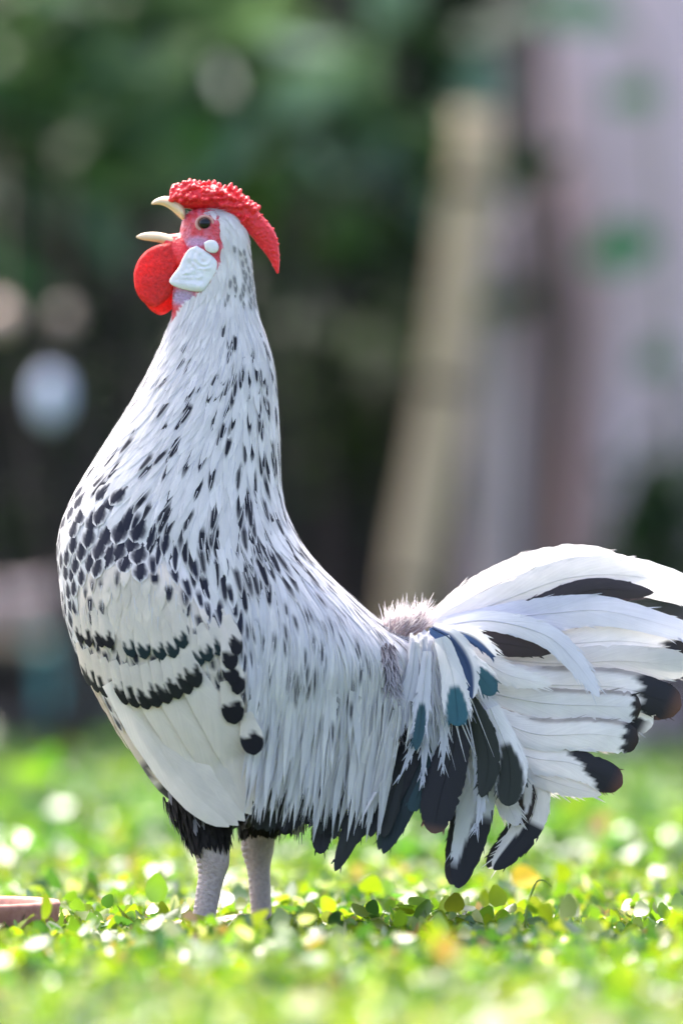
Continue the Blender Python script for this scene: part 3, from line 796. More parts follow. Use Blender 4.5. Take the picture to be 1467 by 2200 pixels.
# fine loose barbs that lie over the neck and saddle feathers
for idx, (p, px, py, k) in enumerate(roots):
    if k not in ('hackle', 'saddle', 'covert'): continue
    for m_ in range(3 if k == 'saddle' else 1):
        rnd = random.Random(idx * 5 + m_ + 90000)
        q = p + Vector((rnd.uniform(-1, 1), rnd.uniform(-1, 1), rnd.uniform(-1, 1))) * (9 * S)
        L = {'hackle': 70, 'saddle': 170, 'covert': 50}[k] * rnd.uniform(0.6, 1.1)
        if k == 'saddle': L = min(L, rnd.uniform(1690, 1810) - py)
        if L < 25: continue
        pts, sides, norms = march(q, L * S, 7, 0, rnd.uniform(3, 6.5 if k != 'saddle' else 9) * S, -0.3 if k == 'saddle' else None, rnd.uniform(-.12, .12))
        if len(pts) < 7: continue
        if k == 'saddle': drape(pts, rnd.uniform(165, 205))
        cc = vary(mixc(WHITE, (0.68, 0.68, 0.75), rnd.random()), rnd, .06)
        batches[k].add(pts, sides, norms, (lambda u, w=rnd.uniform(0.9, 2.2 if k == 'saddle' else 1.5) * S: w * (1 - 0.9 * u ** 2)), (lambda u, v, c=cc: c), 2, 0, 0, idx)
cnt = {'saddle': 0, 'breast': 0}
for k, B, p in sorted(solo, key=lambda s_: s_[2].y):
    cnt[k] += 1
    if cnt[k] <= 280: B.build({'saddle': 'saddle_feather', 'breast': 'breast_feather'}[k], M['plume'], bird)
    else:
        o = batches[k]; off = len(o.v); o.v += B.v; o.n += B.n; o.c += B.c; o.uv += B.uv; o.f += [tuple(i + off for i in f) for f in B.f]
NAMES = {'head': 'head_plumage', 'hackle': 'neck_plumage', 'saddle': 'saddle_plumage', 'breast': 'breast_plumage', 'covert': 'wing_plumage', 'rim': 'belly_plumage', 'vent': 'vent_plumage', 'flank': 'flank_plumage'}
for k, B in batches.items():
    if B.v: B.build(NAMES[k], M['plume'], bird, 'stuff')

# ---- folded wings: long cream secondaries under rows of black tipped coverts
def onbody(px, py, side):
    """surface point of the body at a side-view pixel"""
    o = R(px, py) - BO; o.y = side * 0.3
    h = bvh.ray_cast(o, Vector((0, -side, 0)))
    if h[0] is None:
        h = bvh.find_nearest(R(px, py, side * 120) - BO)
    return h[0], h[1]
def surf_feather(path, n, side, l0, l1, hw, colf, nv=7, camber=0.1, jit=0.03, seed=0, floor=(0, 0)):
    P = [np.array((733.5 + (q[0] - 733.5) * 0.977, 1100 + (q[1] - 1100) * 0.977)) for q in catmull(path, n)]  # the wing lies nearer than the middle plane
    B = Batch(); pts = []; ns = []
    for i, q in enumerate(P):
        l, nr = onbody(q[0], q[1], side)
        fy = (floor[0] + (floor[1] - floor[0]) * i / (n - 1)) * S
        if l.y * side < fy:
            o = R(q[0], q[1]) - BO; l = Vector((o.x, side * fy, o.z)); nr = Vector((0, side, -0.15)).normalized()
        nr = Vector((nr.x * .6, nr.y, nr.z * .6)).normalized()
        pts.append(l + nr * ((l0 + (l1 - l0) * i / (n - 1)) * S)); ns.append(nr)
    sd = []
    for i in range(n):
        t = (pts[min(i + 1, n - 1)] - pts[max(i - 1, 0)]).normalized(); sd.append(ns[i].cross(t).normalized())
    B.add(pts, sd, ns, hw, colf, nv, camber, jit, seed); return B
SECS = [([(240, 1470), (318, 1600), (412, 1720), (492, 1785)], 31), ([(262, 1480), (340, 1600), (430, 1710), (512, 1782)], 33),
        ([(310, 1490), (385, 1600), (460, 1700), (526, 1772)], 33), ([(355, 1480), (420, 1580), (485, 1680), (540, 1758)], 34),
        ([(405, 1450), (465, 1550), (512, 1640), (548, 1730)], 36)]
BAR = [(196, 1478), (215, 1492), (234, 1503), (255, 1512), (277, 1519), (300, 1526), (322, 1530), (344, 1526), (366, 1518), (388, 1508), (410, 1498), (428, 1484)]
ROW = [(176, 1388), (196, 1396), (222, 1398), (240, 1400), (288, 1420), (316, 1424), (352, 1426), (378, 1422), (398, 1402), (412, 1446), (432, 1442), (452, 1430), (474, 1418), (494, 1402)]
CHAIN = [(506, 1420), (498, 1448), (500, 1480), (512, 1498), (506, 1560), (548, 1628)]
for side in (-1, 1):
    wg = Batch()
    for j, (tx, ty) in enumerate(ROW):
        g = 0.0 if tx < 260 else 0.6
        c = mixc(INK, (0.02, 0.05, 0.055), g)
        b_ = surf_feather([(tx - 22, ty - 84), (tx - 10, ty - 40), (tx, ty)], 11, side, 1, 8 + (j % 2), rounded(17 * S), c_tip(CREAM, c, 0.62, 0.12), seed=j)
        off = len(wg.v); wg.v += b_.v; wg.n += b_.n; wg.c += b_.c; wg.uv += b_.uv; wg.f += [tuple(i + off for i in f) for f in b_.f]
    wing = wg.build('wing', M['plume'], bird)
    for j, (pth, w) in enumerate(SECS):
        base = vary(CREAM, random.Random(j), 0.05)
        B = surf_feather(pth, 14, side, 1 + j * 1.2, 3 + j * 1.7, lance(w * S, 0.8, 0.5, 0.55), (lambda u, v, b=base: b), camber=0.1, seed=j, floor=(150, 172))
        B.build('flight_feather', M['quill'], wing)
    for j, (tx, ty) in enumerate(BAR):
        B = surf_feather([(tx - 34, ty - 92), (tx - 16, ty - 46), (tx, ty)], 14, side, 5, 13 + (j % 2), rounded(19 * S), c_tip(CREAM, mixc(INK, MOSS, 0.5), 0.56, 0.12), seed=j + 50)
        B.build('covert_feather', M['plume'], wing)
    for j, (tx, ty) in enumerate(CHAIN):
        big_ = 1.35 if j >= 4 else 1.0
        B = surf_feather([(tx - 20, ty - 90), (tx - 8, ty - 45), (tx, ty)], 14, side, 6, 17, rounded(18 * S * big_), c_tip(CREAM, INK, 0.55 if j < 4 else 0.48, 0.06), seed=j + 80, floor=(0, 0) if j < 5 else (196, 214))
        B.build('covert_feather', M['plume'], wing)

# ---- tail
def free_feather(name, path, w, ypx, colf, parent, n=44, nv=13, prof=None, tilt=0.0, yend=None, camber=0.12, jit=0.03, seed=0, side=-1, twist=0.0):
    P = catmull(path, n); pts = []
    for i, q in enumerate(P):
        u = i / (n - 1); yy = ypx + ((yend if yend is not None else ypx) - ypx) * u
        pts.append(loc(R(q[0], q[1], yy * (1 if side < 0 else -1))))
    sd = []; ns = []
    for i in range(n):
        t = (pts[min(i + 1, n - 1)] - pts[max(i - 1, 0)]).normalized()
        nr = Matrix.Rotation(tilt + twist * i / (n - 1), 3, t) @ Vector((0, side, 0)); nr = (nr - t * nr.dot(t)).normalized()
        ns.append(nr); sd.append(nr.cross(t).normalized())
    B = Batch(); B.add(pts, sd, ns, prof or lance(w * S, 0.5, 0.5, 0.6), colf, nv, camber, jit, seed)
    # loose barbs at the edges of the vane
    rb = random.Random(seed + 77)
    for _ in range(26):
        i = rb.randint(int(n * .25), n - 3); v = rb.choice((-1, 1)); u = i / (n - 1)
        hwv = (prof or lance(w * S, 0.5, 0.5, 0.6))(u); t = (pts[i + 1] - pts[i]).normalized()
        d = (t + sd[i] * (v * rb.uniform(.12, .4))).normalized(); p0 = pts[i] + sd[i] * (v * hwv * rb.uniform(.75, .97)); L_ = rb.uniform(12, 34) * S * (0.5 if sum(colf(u, v * .95)) < 0.5 else 1)
        s2 = ns[i].cross(d).normalized(); cc = colf(min(1, u + 0.04), v * .95)
        B.add([p0 + d * (L_ * k) + ns[i] * 0.0004 for k in (0, .4, .75, 1)], [s2] * 4, [ns[i]] * 4, (lambda k, ww=rb.uniform(1.0, 2.6) * S: ww * (1 - .9 * k)), (lambda k, v_, c=cc: c), 2, 0, 0, 0)
    # the quill runs down the middle
    o = B.build(name, M['quill'], parent)
    q = Batch(); k = int(n * 0.92)
    q.add([pts[i] + ns[i] * (w * S * camber + 0.0003) for i in range(k)], sd[:k], ns[:k], lambda u: 0.0006 * (1.1 - u), lambda u, v: tuple(0.85 * c for c in colf(u * 0.92, 0)), 3, 0.8, 0, 0)
    q.build('quill', M['quill'], o)
    return o
flat = lambda c: (lambda u, v: c)
def c_half(a, b, v0=0.0):
    return lambda u, v: mixc(a, b, smooth(v0 - 0.12, v0 + 0.12, v))
def c_core(base, ink, u0, w):
    """dark wedge that widens to the tip, pale margins near the root"""
    def f(u, v):
        k = smooth(u0, u0 + 0.08, u); ww = w * (0.35 + 0.9 * (u - u0) / (1 - u0))
        return mixc(base, ink, k * (1 - smooth(ww * 0.85, ww * 1.1, abs(v))))
    return f
def c_tail(u0, slant=0.0, tip=UMBER, base=WHITE, edge=False):
    ph = random.uniform(0, 6)
    def f(u, v):
        e = u0 + slant * v + 0.02 * math.sin(v * 9 + ph)
        b2 = mixc(base, (0.34, 0.29, 0.28), 0.8 * smooth(0.62, 0.8, v) * smooth(0.25, 0.4, u)) if edge else base  # upper edge: brownish vane plus painted shadow line between feathers
        return mixc(b2, mixc(INK, tip, smooth(0.9, 1.0, u)), smooth(e - 0.015, e + 0.02, u))
    return f
square = lambda w: (lambda u: w * S * (0.45 + 0.55 * smooth(0, 0.4, u)) * max(0.12, math.sqrt(max(0, 1 - max(0, (u - 0.86) / 0.14) ** 2.4))))
PINK = (0.80, 0.76, 0.75)
TAIL = [  # path, half width, sideways offset, colours, profile, tilt
    ([(925, 1345), (1000, 1290), (1110, 1236), (1240, 1203), (1388, 1222)], 40, -12, flat(PINK), 'lance', 0.2),
    ([(930, 1350), (1080, 1290), (1230, 1240), (1390, 1243), (1560, 1300)], 42, -20, flat(WHITE), 'lance', 0.1),
    ([(1040, 1345), (1150, 1308), (1270, 1268), (1400, 1274)], 27, -27, flat((0.045, 0.036, 0.042)), 'lance', 0.0),
    ([(930, 1348), (1060, 1332), (1190, 1318), (1320, 1318), (1590, 1395)], 36, -34, flat((0.74, 0.74, 0.82)), 'lance', -0.1),
    ([(950, 1345), (1050, 1335), (1165, 1365), (1232, 1425), (1280, 1497)], 25, -66, flat((0.72, 0.73, 0.80)), 'lance', 0.0),
    ([(940, 1362), (1020, 1375), (1090, 1385), (1185, 1400)], 28, -42, flat((0.05, 0.036, 0.04)), 'lance', 0.0),
    ([(960, 1390), (1180, 1386), (1340, 1378), (1490, 1402)], 34, -18, c_tail(0.84, 0.05), 'sq', 0.0),
    ([(960, 1405), (1180, 1425), (1330, 1420), (1480, 1432)], 34, -24, flat(PINK), 'sq', 0.1),
    ([(960, 1430), (1150, 1468), (1330, 1478), (1458, 1520)], 40, -30, c_tail(0.76, -0.03, (0.10, 0.05, 0.035), edge=True), 'sq', 0.0),
    ([(960, 1450), (1150, 1510), (1310, 1520), (1398, 1558)], 34, -22, c_tail(0.88, 0.3, PINK), 'sq', 0.0),
    ([(970, 1470), (1150, 1508), (1290, 1516), (1372, 1520)], 34, -36, c_tail(0.92, edge=True), 'sq', 0.0),
    ([(970, 1490), (1130, 1572), (1270, 1576), (1366, 1590)], 35, -42, c_tail(0.88, edge=True), 'sq', 0.0),
    ([(970, 1500), (1110, 1615), (1230, 1640), (1332, 1685)], 33, -36, c_tail(0.72, -0.16, (0.09, 0.04, 0.03), edge=True), 'sq', 0.0),
    ([(970, 1510), (1080, 1630), (1190, 1680), (1288, 1706)], 24, -30, flat(PINK), 'lance', 0.0),
    # covert drapes over the tail root
    ([(930, 1360), (1000, 1400), (1090, 1450), (1180, 1470)], 24, -62, flat(WHITE), 'lance', 0.1),
    ([(900, 1360), (985, 1450), (1050, 1530), (1105, 1640)], 24, -58, flat((0.72, 0.73, 0.78)), 'lance', 0.1),
    ([(910, 1370), (1000, 1480), (1070, 1580), (1130, 1690)], 24, -48, c_tip((0.72, 0.73, 0.78), MOSS, .85), 'lance', 0.1)]
HANG = [  # coverts and drooping feathers below the tail root
    ([(985, 1480), (972, 1600), (945, 1700), (928, 1786)], 42, -96, c_tail(0.05, 0, (0.14, 0.07, 0.05), MOSS), 'round'),
    ([(990, 1480), (1030, 1560), (1045, 1640), (1030, 1710)], 26, -93, flat(MOSS), 'lance'),
    ([(1050, 1520), (1082, 1600), (1092, 1660), (1085, 1728)], 36, -90, c_core(WHITE, MOSS, 0.28, 0.95), 'round'),
    ([(1000, 1500), (1022, 1620), (1018, 1740), (980, 1904)], 40, -56, lambda u, v: mixc((0.66, 0.67, 0.70), INK, smooth(0.0, 0.05, u - (0.66 + 0.22 * smooth(-0.2, 0.5, -v)))), 'round'),
    ([(1090, 1590), (1150, 1690), (1128, 1780), (1058, 1866)], 32, -30, lambda u, v: mixc(PINK, INK, smooth(0.0, 0.05, u - (0.58 + 0.5 * smooth(0.2, 0.6, -v)))), 'round'),
    ([(1060, 1560), (1115, 1650), (1120, 1720), (1112, 1770)], 26, -40, c_tip(PINK, UMBER, 0.6, 0.2), 'round'),
    ([(1040, 1600), (1070, 1690), (1095, 1740), (1108, 1772)], 22, -50, flat(PINK), 'lance'),
    ([(925, 1480), (905, 1600), (868, 1710), (822, 1830)], 32, -78, c_tip(mixc(MOSS, TEAL, .3), mixc(INK, TEAL, 0.15), 0.4), 'lance'),
    ([(905, 1500), (880, 1600), (850, 1680), (812, 1770)], 28, -84, flat(INK), 'lance'),
    ([(930, 1500), (925, 1600), (905, 1680), (880, 1740)], 26, -80, flat(mixc(MOSS, TEAL, .4)), 'round'),
    ([(940, 1480), (938, 1580), (945, 1650), (925, 1750)], 18, -88, flat((0.64, 0.65, 0.68)), 'point'),
    ([(1000, 1560), (985, 1640), (960, 1700), (945, 1760)], 9, -90, flat((0.6, 0.6, 0.66)), 'point'),
    ([(1010, 1560), (1025, 1640), (1030, 1720), (1015, 1790)], 12, -86, flat((0.64, 0.65, 0.70)), 'point'),
    ([(905, 1380), (915, 1470), (900, 1560), (852, 1680)], 14, -98, flat((0.66, 0.67, 0.74)), 'point'),
    ([(900, 1400), (915, 1500), (910, 1600), (905, 1690)], 11, -96, flat((0.64, 0.65, 0.72)), 'point'),
    ([(890, 1380), (880, 1470), (855, 1560), (820, 1650)], 14, -104, flat((0.68, 0.69, 0.75)), 'point'),
    ([(930, 1370), (945, 1470), (950, 1560), (948, 1660)], 13, -96, flat((0.68, 0.69, 0.75)), 'point'),
    ([(925, 1350), (965, 1375), (1000, 1430), (1010, 1500)], 26, -112, c_half(BLUE, mixc(WHITE, BLUE, 0.05), 0.35), 'lance'),
    ([(945, 1370), (968, 1450), (976, 1510), (980, 1558)], 30, -118, c_core(WHITE, TEAL, 0.42, 1.0), 'round'),
    ([(960, 1370), (1000, 1420), (1030, 1455), (1056, 1492)], 26, -114, c_core(WHITE, mixc(TEAL, INK, .3), 0.45, 1.1), 'round'),
    ([(915, 1400), (906, 1490), (900, 1550), (890, 1610)], 17, -119, c_core((0.68, 0.69, 0.75), mixc(TEAL, INK, .4), 0.4, 1.0), 'lance'),
    ([(955, 1352), (1000, 1362), (1030, 1380), (1060, 1412)], 17, -110, c_half(BLUE, WHITE, -0.1), 'lance'),
    ([(800, 1600), (785, 1690), (760, 1770), (720, 1866)], 24, -100, flat(mixc(INK, MOSS, .6)), 'lance'),
    ([(830, 1600), (815, 1680), (795, 1740), (765, 1800)], 22, -90, flat(INK), 'lance'),
    ([(715, 1680), (700, 1740), (692, 1790), (688, 1830)], 21, -80, flat(INK), 'round'),
    ([(660, 1690), (650, 1730), (640, 1760), (630, 1790)], 20, -60, flat((0.30, 0.29, 0.24)), 'round'),
    ([(610, 1700), (610, 1740), (615, 1765), (612, 1790)], 18, -70, c_tip((0.35, 0.34, 0.28), INK, .3), 'round')]
for i in range(11):
    x = 556 + i * 27; r_ = random.Random(i)
    HANG.append(([(x + 34, 1640), (x + 18, 1700), (x + 6, 1745), (x - 4 + r_.uniform(-6, 6), 1772 + 24 * smooth(640, 760, x) + r_.uniform(-12, 14))], 19, -92 - 3 * (i % 3), flat(mixc(INK, MOSS, r_.random())), 'lance'))
for side in (-1, 1):
    for lst in (TAIL, HANG):
        for j, e in enumerate(lst):
            path, w, y0, colf, pr = e[:5]
            if side > 0:
                rnd = random.Random(j); dx, dy = rnd.uniform(-14, 4), rnd.uniform(-3, 10) * (0 if lst is HANG else 0.4)
                path = [path[0]] + [(x - 0 + dx * i / 3, y + dy * i / 3) for i, (x, y) in enumerate(path[1:], 1)]
            prof = {'point': lance(w * S, 0.55, 0.35, 1.2), 'lance': lance(w * S, 0.5, 0.5, 0.6), 'sq': square(w), 'round': rounded(w * S, 0.55)}[pr]
            free_feather('tail_feather' if lst is TAIL else 'tail_covert', path, w, y0, colf, bird, prof=prof, tilt=(e[5] if len(e) > 5 else 0.12) * (1 if side < 0 else -1), yend=y0 * (1.5 if lst is TAIL else 1.15), seed=j, side=side)

# ---- down: the tuft at the tail root and the grey fluff behind the saddle
def fluff(name, n, rootf, dirf, lenf, colr, colt, w=1.6):
    B = Batch()
    for i in range(n):
        rnd = random.Random(i * 7 + 1); p = rootf(rnd); d = dirf(rnd, p); L = lenf(rnd) * S
        bend = Vector((rnd.uniform(-.25, .25), rnd.uniform(-.25, .25), rnd.uniform(-.3, .1)))
        pts = [p + d * (L * u) + bend * (L * u * u * 0.6) for u in (0, .25, .5, .75, 1)]
        sd = d.cross(Vector((rnd.uniform(-.4, .4), -1, rnd.uniform(-.4, .4)))).normalized(); nr = d.cross(sd).normalized()
        cr, ct = vary(colr, rnd, .25), vary(colt, rnd, .1)
        B.add(pts, [sd] * 5, [nr] * 5, (lambda u, ww=w * S * rnd.uniform(.6, 1.3): ww * (1 - 0.9 * u)), (lambda u, v, a=cr, b=ct: mixc(a, b, smooth(0.1, 0.7, u))), 2, 0, 0, i)
    B.build(name, M['plume'], bird, 'stuff')
fluff('down_tuft', 760, lambda r: loc(R(822 + 85 * (t := r.random()), 1352 - 22 * t + r.uniform(-8, 30), r.uniform(-62, 20))),
      lambda r, p: Vector((0.55 + r.uniform(-.75, .55), r.uniform(-.35, .35), 0.8 + r.uniform(-.3, .2))).normalized(), lambda r: r.uniform(20, 64), (0.36, 0.28, 0.30), (0.78, 0.72, 0.73))
def fl_root(r):
    t = r.random(); l, nr = onbody(828 + 24 * t + r.uniform(-14, 14), 1385 + 190 * t, -1 if r.random() < 0.6 else 1); return l + nr * (6 * S)
fluff('saddle_down', 700, fl_root, lambda r, p: Vector((r.uniform(-.3, .7), (-.35 if p.y < 0 else .35) + r.uniform(-.2, .2), -0.8)).normalized(), lambda r: r.uniform(20, 48), (0.12, 0.10, 0.12), (0.52, 0.50, 0.56), 1.5)

# loose white barbs that stream from the tail root over the coverts
B = Batch()
for i in range(190):
    rnd = random.Random(i + 400); t = rnd.random(); side = -1 if rnd.random() < 0.6 else 1
    x0, y0 = 880 + 70 * rnd.random(), 1360 + 40 * rnd.random()
    ang = 0.35 * math.pi + 0.27 * math.pi * t; L = rnd.uniform(90, 240) * (1.0 if t > 0.25 else 1.3)
    x1, y1 = x0 + L * math.cos(ang) * 0.9, y0 + L * math.sin(ang) * 0.95
    P = catmull([(x0, y0), ((x0 + x1) / 2 + rnd.uniform(-8, 12), (y0 + y1) / 2 - 8), (x1, y1)], 8)
    yy = rnd.uniform(-106, -86) * (1 if side < 0 else -1)
    pts = [loc(R(q[0], q[1], yy * (1 + 0.012 * k))) for k, q in enumerate(P)]
    sd = [Vector((math.sin(ang), 0, math.cos(ang))) * -side] * 8
    cc = vary(mixc(WHITE, (0.58, 0.58, 0.66), rnd.random()), rnd, .06)
    B.add(pts, sd, [Vector((0, side, 0))] * 8, (lambda u, w=rnd.uniform(1.2, 4.0) * S: w * (1 - 0.92 * u ** 2)), (lambda u, v, c=cc: c), 3, 0.1, 0.05, i)
B.build('covert_barbs', M['plume'], bird, 'stuff')
# ---- head furniture
def add_loft(bm, rings_):
    """closed loft of vertex rings into a bmesh"""
    vr = [[bm.verts.new(p) for p in r] for r in rings_]; n = len(vr[0])
    for a, b in zip(vr, vr[1:]):
        for k in range(n): bm.faces.new((a[k], a[(k + 1) % n], b[(k + 1) % n], b[k]))
    bm.faces.new(vr[0][::-1]); bm.faces.new(vr[-1])
def finish(bm, name, mat, parent, mods=()):
    bmesh.ops.recalc_face_normals(bm, faces=bm.faces[:])
    me = bpy.data.meshes.new(name); bm.to_mesh(me); bm.free()
    o = link(name, me, mat, parent)
    for typ, kw in mods:
        m = o.modifiers.new(typ.lower(), typ)
        for k, v in kw.items(): setattr(m, k, v)
    return o
# comb: a rose comb, a fleshy ridge covered with knobs and drawn out into a spike behind
bm = bmesh.new()
CP_ = [(366, 424, 10, 12), (380, 426, 17, 20), (402, 426, 23, 27), (436, 424, 27, 30), (470, 428, 27, 30), (503, 443, 25, 26), (530, 464, 26, 21), (552, 487, 24, 16), (574, 515, 22, 12), (589, 552, 12.5, 7), (597, 588, 2.5, 2)]
cr_ = catmull(CP_, 40); rg = []
for i, q in enumerate(cr_):
    a, b = cr_[max(0, i - 1)], cr_[min(len(cr_) - 1, i + 1)]
    t = Vector((b[0] - a[0], 0, -(b[1] - a[1]))).normalized(); up = Vector((-t.z, 0, t.x)); up = up if up.z + up.x > 0 else -up
    c = loc(R(q[0], q[1])); ring = []
    for k in range(24):
        th = 2 * math.pi * k / 24
        nn = 1 + 0.10 * mnoise.noise((q[0] * 0.06, math.cos(th) * 2.2, math.sin(th) * 2.2))
        ring.append(c + up * (q[2] * S * nn * math.cos(th)) + Vector((0, 1, 0)) * (q[3] * S * nn * math.sin(th)))
    rg.append(ring)
add_loft(bm, rg)
rk = random.Random(5)
for j in range(420):
    i = rk.randint(0, 37) if j < 260 else rk.randint(0, 22); i = max(1, i); th = rk.uniform(-2.0, 2.0) if i < 24 else rk.uniform(-2.6, 2.6); q = cr_[i]
    a, b = cr_[i - 1], cr_[i + 1]
    t = Vector((b[0] - a[0], 0, -(b[1] - a[1]))).normalized(); up = Vector((-t.z, 0, t.x)); up = up if up.z + up.x > 0 else -up
    d = up * math.cos(th) + Vector((0, 1, 0)) * math.sin(th)
    c = loc(R(q[0], q[1])) + up * (q[2] * S * math.cos(th)) + Vector((0, 1, 0)) * (q[3] * S * math.sin(th))
    k = (1.0 if i < 26 else 0.42); rr_ = rk.uniform(3.2, 6.6) * S * k; ln = rk.uniform(0.9, 2.2) * (1.2 if abs(th) < 0.8 and i < 20 else 0.8)
    rot = d.to_track_quat('Z', 'Y').to_matrix().to_4x4()
    bmesh.ops.create_icosphere(bm, subdivisions=2, radius=1.0, matrix=Matrix.Translation(c + d * (rr_ * 0.5)) @ rot @ Matrix.Diagonal((rr_, rr_, rr_ * ln, 1)))
finish(bm, 'comb', M['comb'], bird, [('REMESH', dict(mode='VOXEL', voxel_size=0.00055, use_smooth_shade=True)), ('SMOOTH', dict(factor=0.5, iterations=2))])

def beak(name, rows, mat):
    bm = bmesh.new(); rg = []
    for (tx, ty, bx, by, w) in rows:
        t = loc(R(tx, ty)); b = loc(R(bx, by)); c = (t + b) / 2; h = (t - b) / 2; ring = []
        for k in range(16):
            th = 2 * math.pi * k / 16; ring.append(c + h * math.cos(th) + Vector((0, w * S * math.sin(th) * (1 - 0.25 * math.cos(th)), 0)))
        rg.append(ring)
    add_loft(bm, rg)
    return finish(bm, name, mat, bird, [('SUBSURF', dict(levels=1, render_levels=2))])
beak('upper_beak', [(325, 437, 326, 440, 1), (331, 430, 334, 439.5, 5), (344, 423.5, 344, 439.5, 9), (356, 421, 359, 444.5, 13), (367, 422, 374, 456, 17), (382, 428, 390, 472, 25), (398, 440, 402, 480, 30)], M['horn'])
beak('lower_beak', [(292, 508.5, 293, 511, 1), (301, 503, 302, 514.5, 4), (312, 499.5, 313, 517, 7), (332, 498, 332, 519.5, 10), (350, 500, 347, 522, 13), (367, 505, 363, 528, 17), (392, 508, 388, 545, 24)], M['horn'])
# red gape and throat skin that joins the lower beak to the face
beak('throat_skin', [(352, 505, 350, 523, 13.5), (365, 503, 360, 540, 18), (378, 502, 372, 570, 25), (392, 498, 392, 600, 36), (410, 490, 410, 610, 40)], M['comb'])

def pillow(name, outline, y0, thick, mat, side, centre=None, tilt=(0, 0), wav=None, nring=9, nseg=56, parent=None):
    """a fleshy lobe: closed outline in side view with a domed thickness"""
    P = catmull(list(outline) + [outline[0]], nseg + 1)[:-1]
    cx, cy = centre or (sum(p[0] for p in P) / nseg, sum(p[1] for p in P) / nseg)
    vs = []; fs = []
    def pos(px, py, h, r):
        y = -(y0 + tilt[0] * (px - cx) + tilt[1] * (py - cy)) + h
        if wav: y += -wav(px, py) * (1 - r ** 4)
        p = loc(R(px, py, y)); p.y *= -side; return p
    for s_ in (-1, 1):
        for i in range(nring + 1):
            r = i / nring; t = thick * (1 - r ** 3) ** 0.6 if r < 1 else 0
            for k in range(nseg):
                px, py = cx + (P[k][0] - cx) * r, cy + (P[k][1] - cy) * r
                vs.append(pos(px, py, s_ * t / 2, r))
    m_ = (nring + 1) * nseg
    for s_ in (0, 1):
        for i in range(nring):
            for k in range(nseg):
                k2 = (k + 1) % nseg; a = s_ * m_ + i * nseg
                q = (a + k, a + k2, a + nseg + k2, a + nseg + k); fs.append(q if s_ else q[::-1])
    me = mesh_from(name, vs, fs)
    b = bmesh.new(); b.from_mesh(me); bmesh.ops.remove_doubles(b, verts=b.verts[:], dist=1e-6); bmesh.ops.recalc_face_normals(b, faces=b.faces[:]); b.to_mesh(me); b.free()
    return link(name, me, mat, parent or bird)
WAT = [(372, 524), (345, 527), (318, 539), (299, 560), (289.5, 588), (291, 618), (300, 640), (315, 655), (333, 661), (352, 652), (370, 634), (378, 600), (384, 560)]
FARW = [(x + 6 + (y - 524) * 0.06, y + 0.11 * (y - 524)) for x, y in WAT]
wv = lambda px, py: 2.2 * mnoise.noise((px * 0.05, py * 0.05, 0))
pillow('wattle', WAT, 20, 11, M['wattle'], -1, tilt=(0.05, 0.02), wav=wv)
pillow('wattle', FARW, 10, 11, M['wattle'], 1, tilt=(0.05, 0.0), wav=wv)
LOBE = [(424, 533), (408, 541), (396, 558), (386, 580), (371, 600), (367, 612), (378, 621), (400, 628), (425, 632), (440, 629), (452, 612), (466, 588), (469, 570), (462, 558), (445, 545)]
def folds(px, py):
    d = math.hypot(px - 440, py - 556)
    return 1.3 * math.sin(d * 0.5 + 2.6 * mnoise.noise((px * 0.05, py * 0.05, 7))) * smooth(55, 10, d) + 2.4 * mnoise.noise((px * 0.05, py * 0.09, 3)) + 1.2 * mnoise.noise((px * 0.16, py * 0.2, 5)) + 3.8 * smooth(606, 622, py + 0.05 * (400 - px))
for side in (-1, 1):
    lb = pillow('earlobe', LOBE, 50, 9, M['lobe'], side, wav=folds, nring=22, nseg=72, tilt=(-0.06, 0.05))
    pillow('lobe_patch', [(440, 527), (452, 521), (466, 524), (472, 536), (468, 547), (456, 549), (444, 542)], 50, 10, M['lobe'], side, parent=lb)
    # eye
    l, nr = onbody(441.5, 484.5, side)
    ec = l - Vector((0, side, 0)) * (9.5 * S)
    bm = bmesh.new(); bmesh.ops.create_uvsphere(bm, u_segments=40, v_segments=28, radius=16.5 * S)
    bmesh.ops.rotate(bm, verts=bm.verts[:], matrix=Matrix.Rotation(math.pi / 2 * (-side), 3, 'X'))
    for v in bm.verts: v.co += ec
    eye = finish(bm, 'eye', M['iris'], bird)
    bm = bmesh.new(); bmesh.ops.create_uvsphere(bm, u_segments=32, v_segments=16, radius=11.6 * S)
    for v in bm.verts: v.co = Vector((v.co.x, v.co.y * 0.5, v.co.z)) + ec + Vector((0, side * 12.2 * S, 0))
    finish(bm, 'pupil', M['pupil'], eye)
    bm = bmesh.new(); rg = []
    for i in range(40):
        a = 2 * math.pi * i / 40; c = ec + Vector((math.cos(a) * 17.5 * S, side * 7.5 * S, math.sin(a) * 15.5 * S)); o_ = Vector((math.cos(a), 0, math.sin(a)))
        rg.append([c + o_ * (3.6 * S * math.cos(b)) + Vector((0, 3.4 * S * math.sin(b), 0)) for b in [2 * math.pi * k / 8 for k in range(8)]])
    vr = [[bm.verts.new(p) for p in r] for r in rg]
    for i in range(40):
        for k in range(8): bm.faces.new((vr[i][k], vr[i][(k + 1) % 8], vr[(i + 1) % 40][(k + 1) % 8], vr[(i + 1) % 40][k]))
    finish(bm, 'eyelid', M['lid'], eye)
    # bristles over the eye
B = Batch()
for i in range(170):
    rnd = random.Random(i); side = -1 if i % 2 else 1
    l, nr = onbody(438 + rnd.uniform(0, 40), 452 + rnd.uniform(-4, 16), side)
    d = (Vector((0.9, 0, -0.25 + rnd.uniform(-.3, .4))) + nr * 0.25).normalized(); sd = nr.cross(d).normalized()
    L_ = rnd.uniform(10, 22) * S
    B.add([l + d * (L_ * u) for u in (0, .5, 1)], [sd] * 3, [nr] * 3, lambda u: 0.9 * S * (1 - .8 * u), lambda u, v: (0.75, 0.72, 0.74), 2, 0, 0, i)
B.build('brow_bristles', M['plume'], bird, 'stuff')

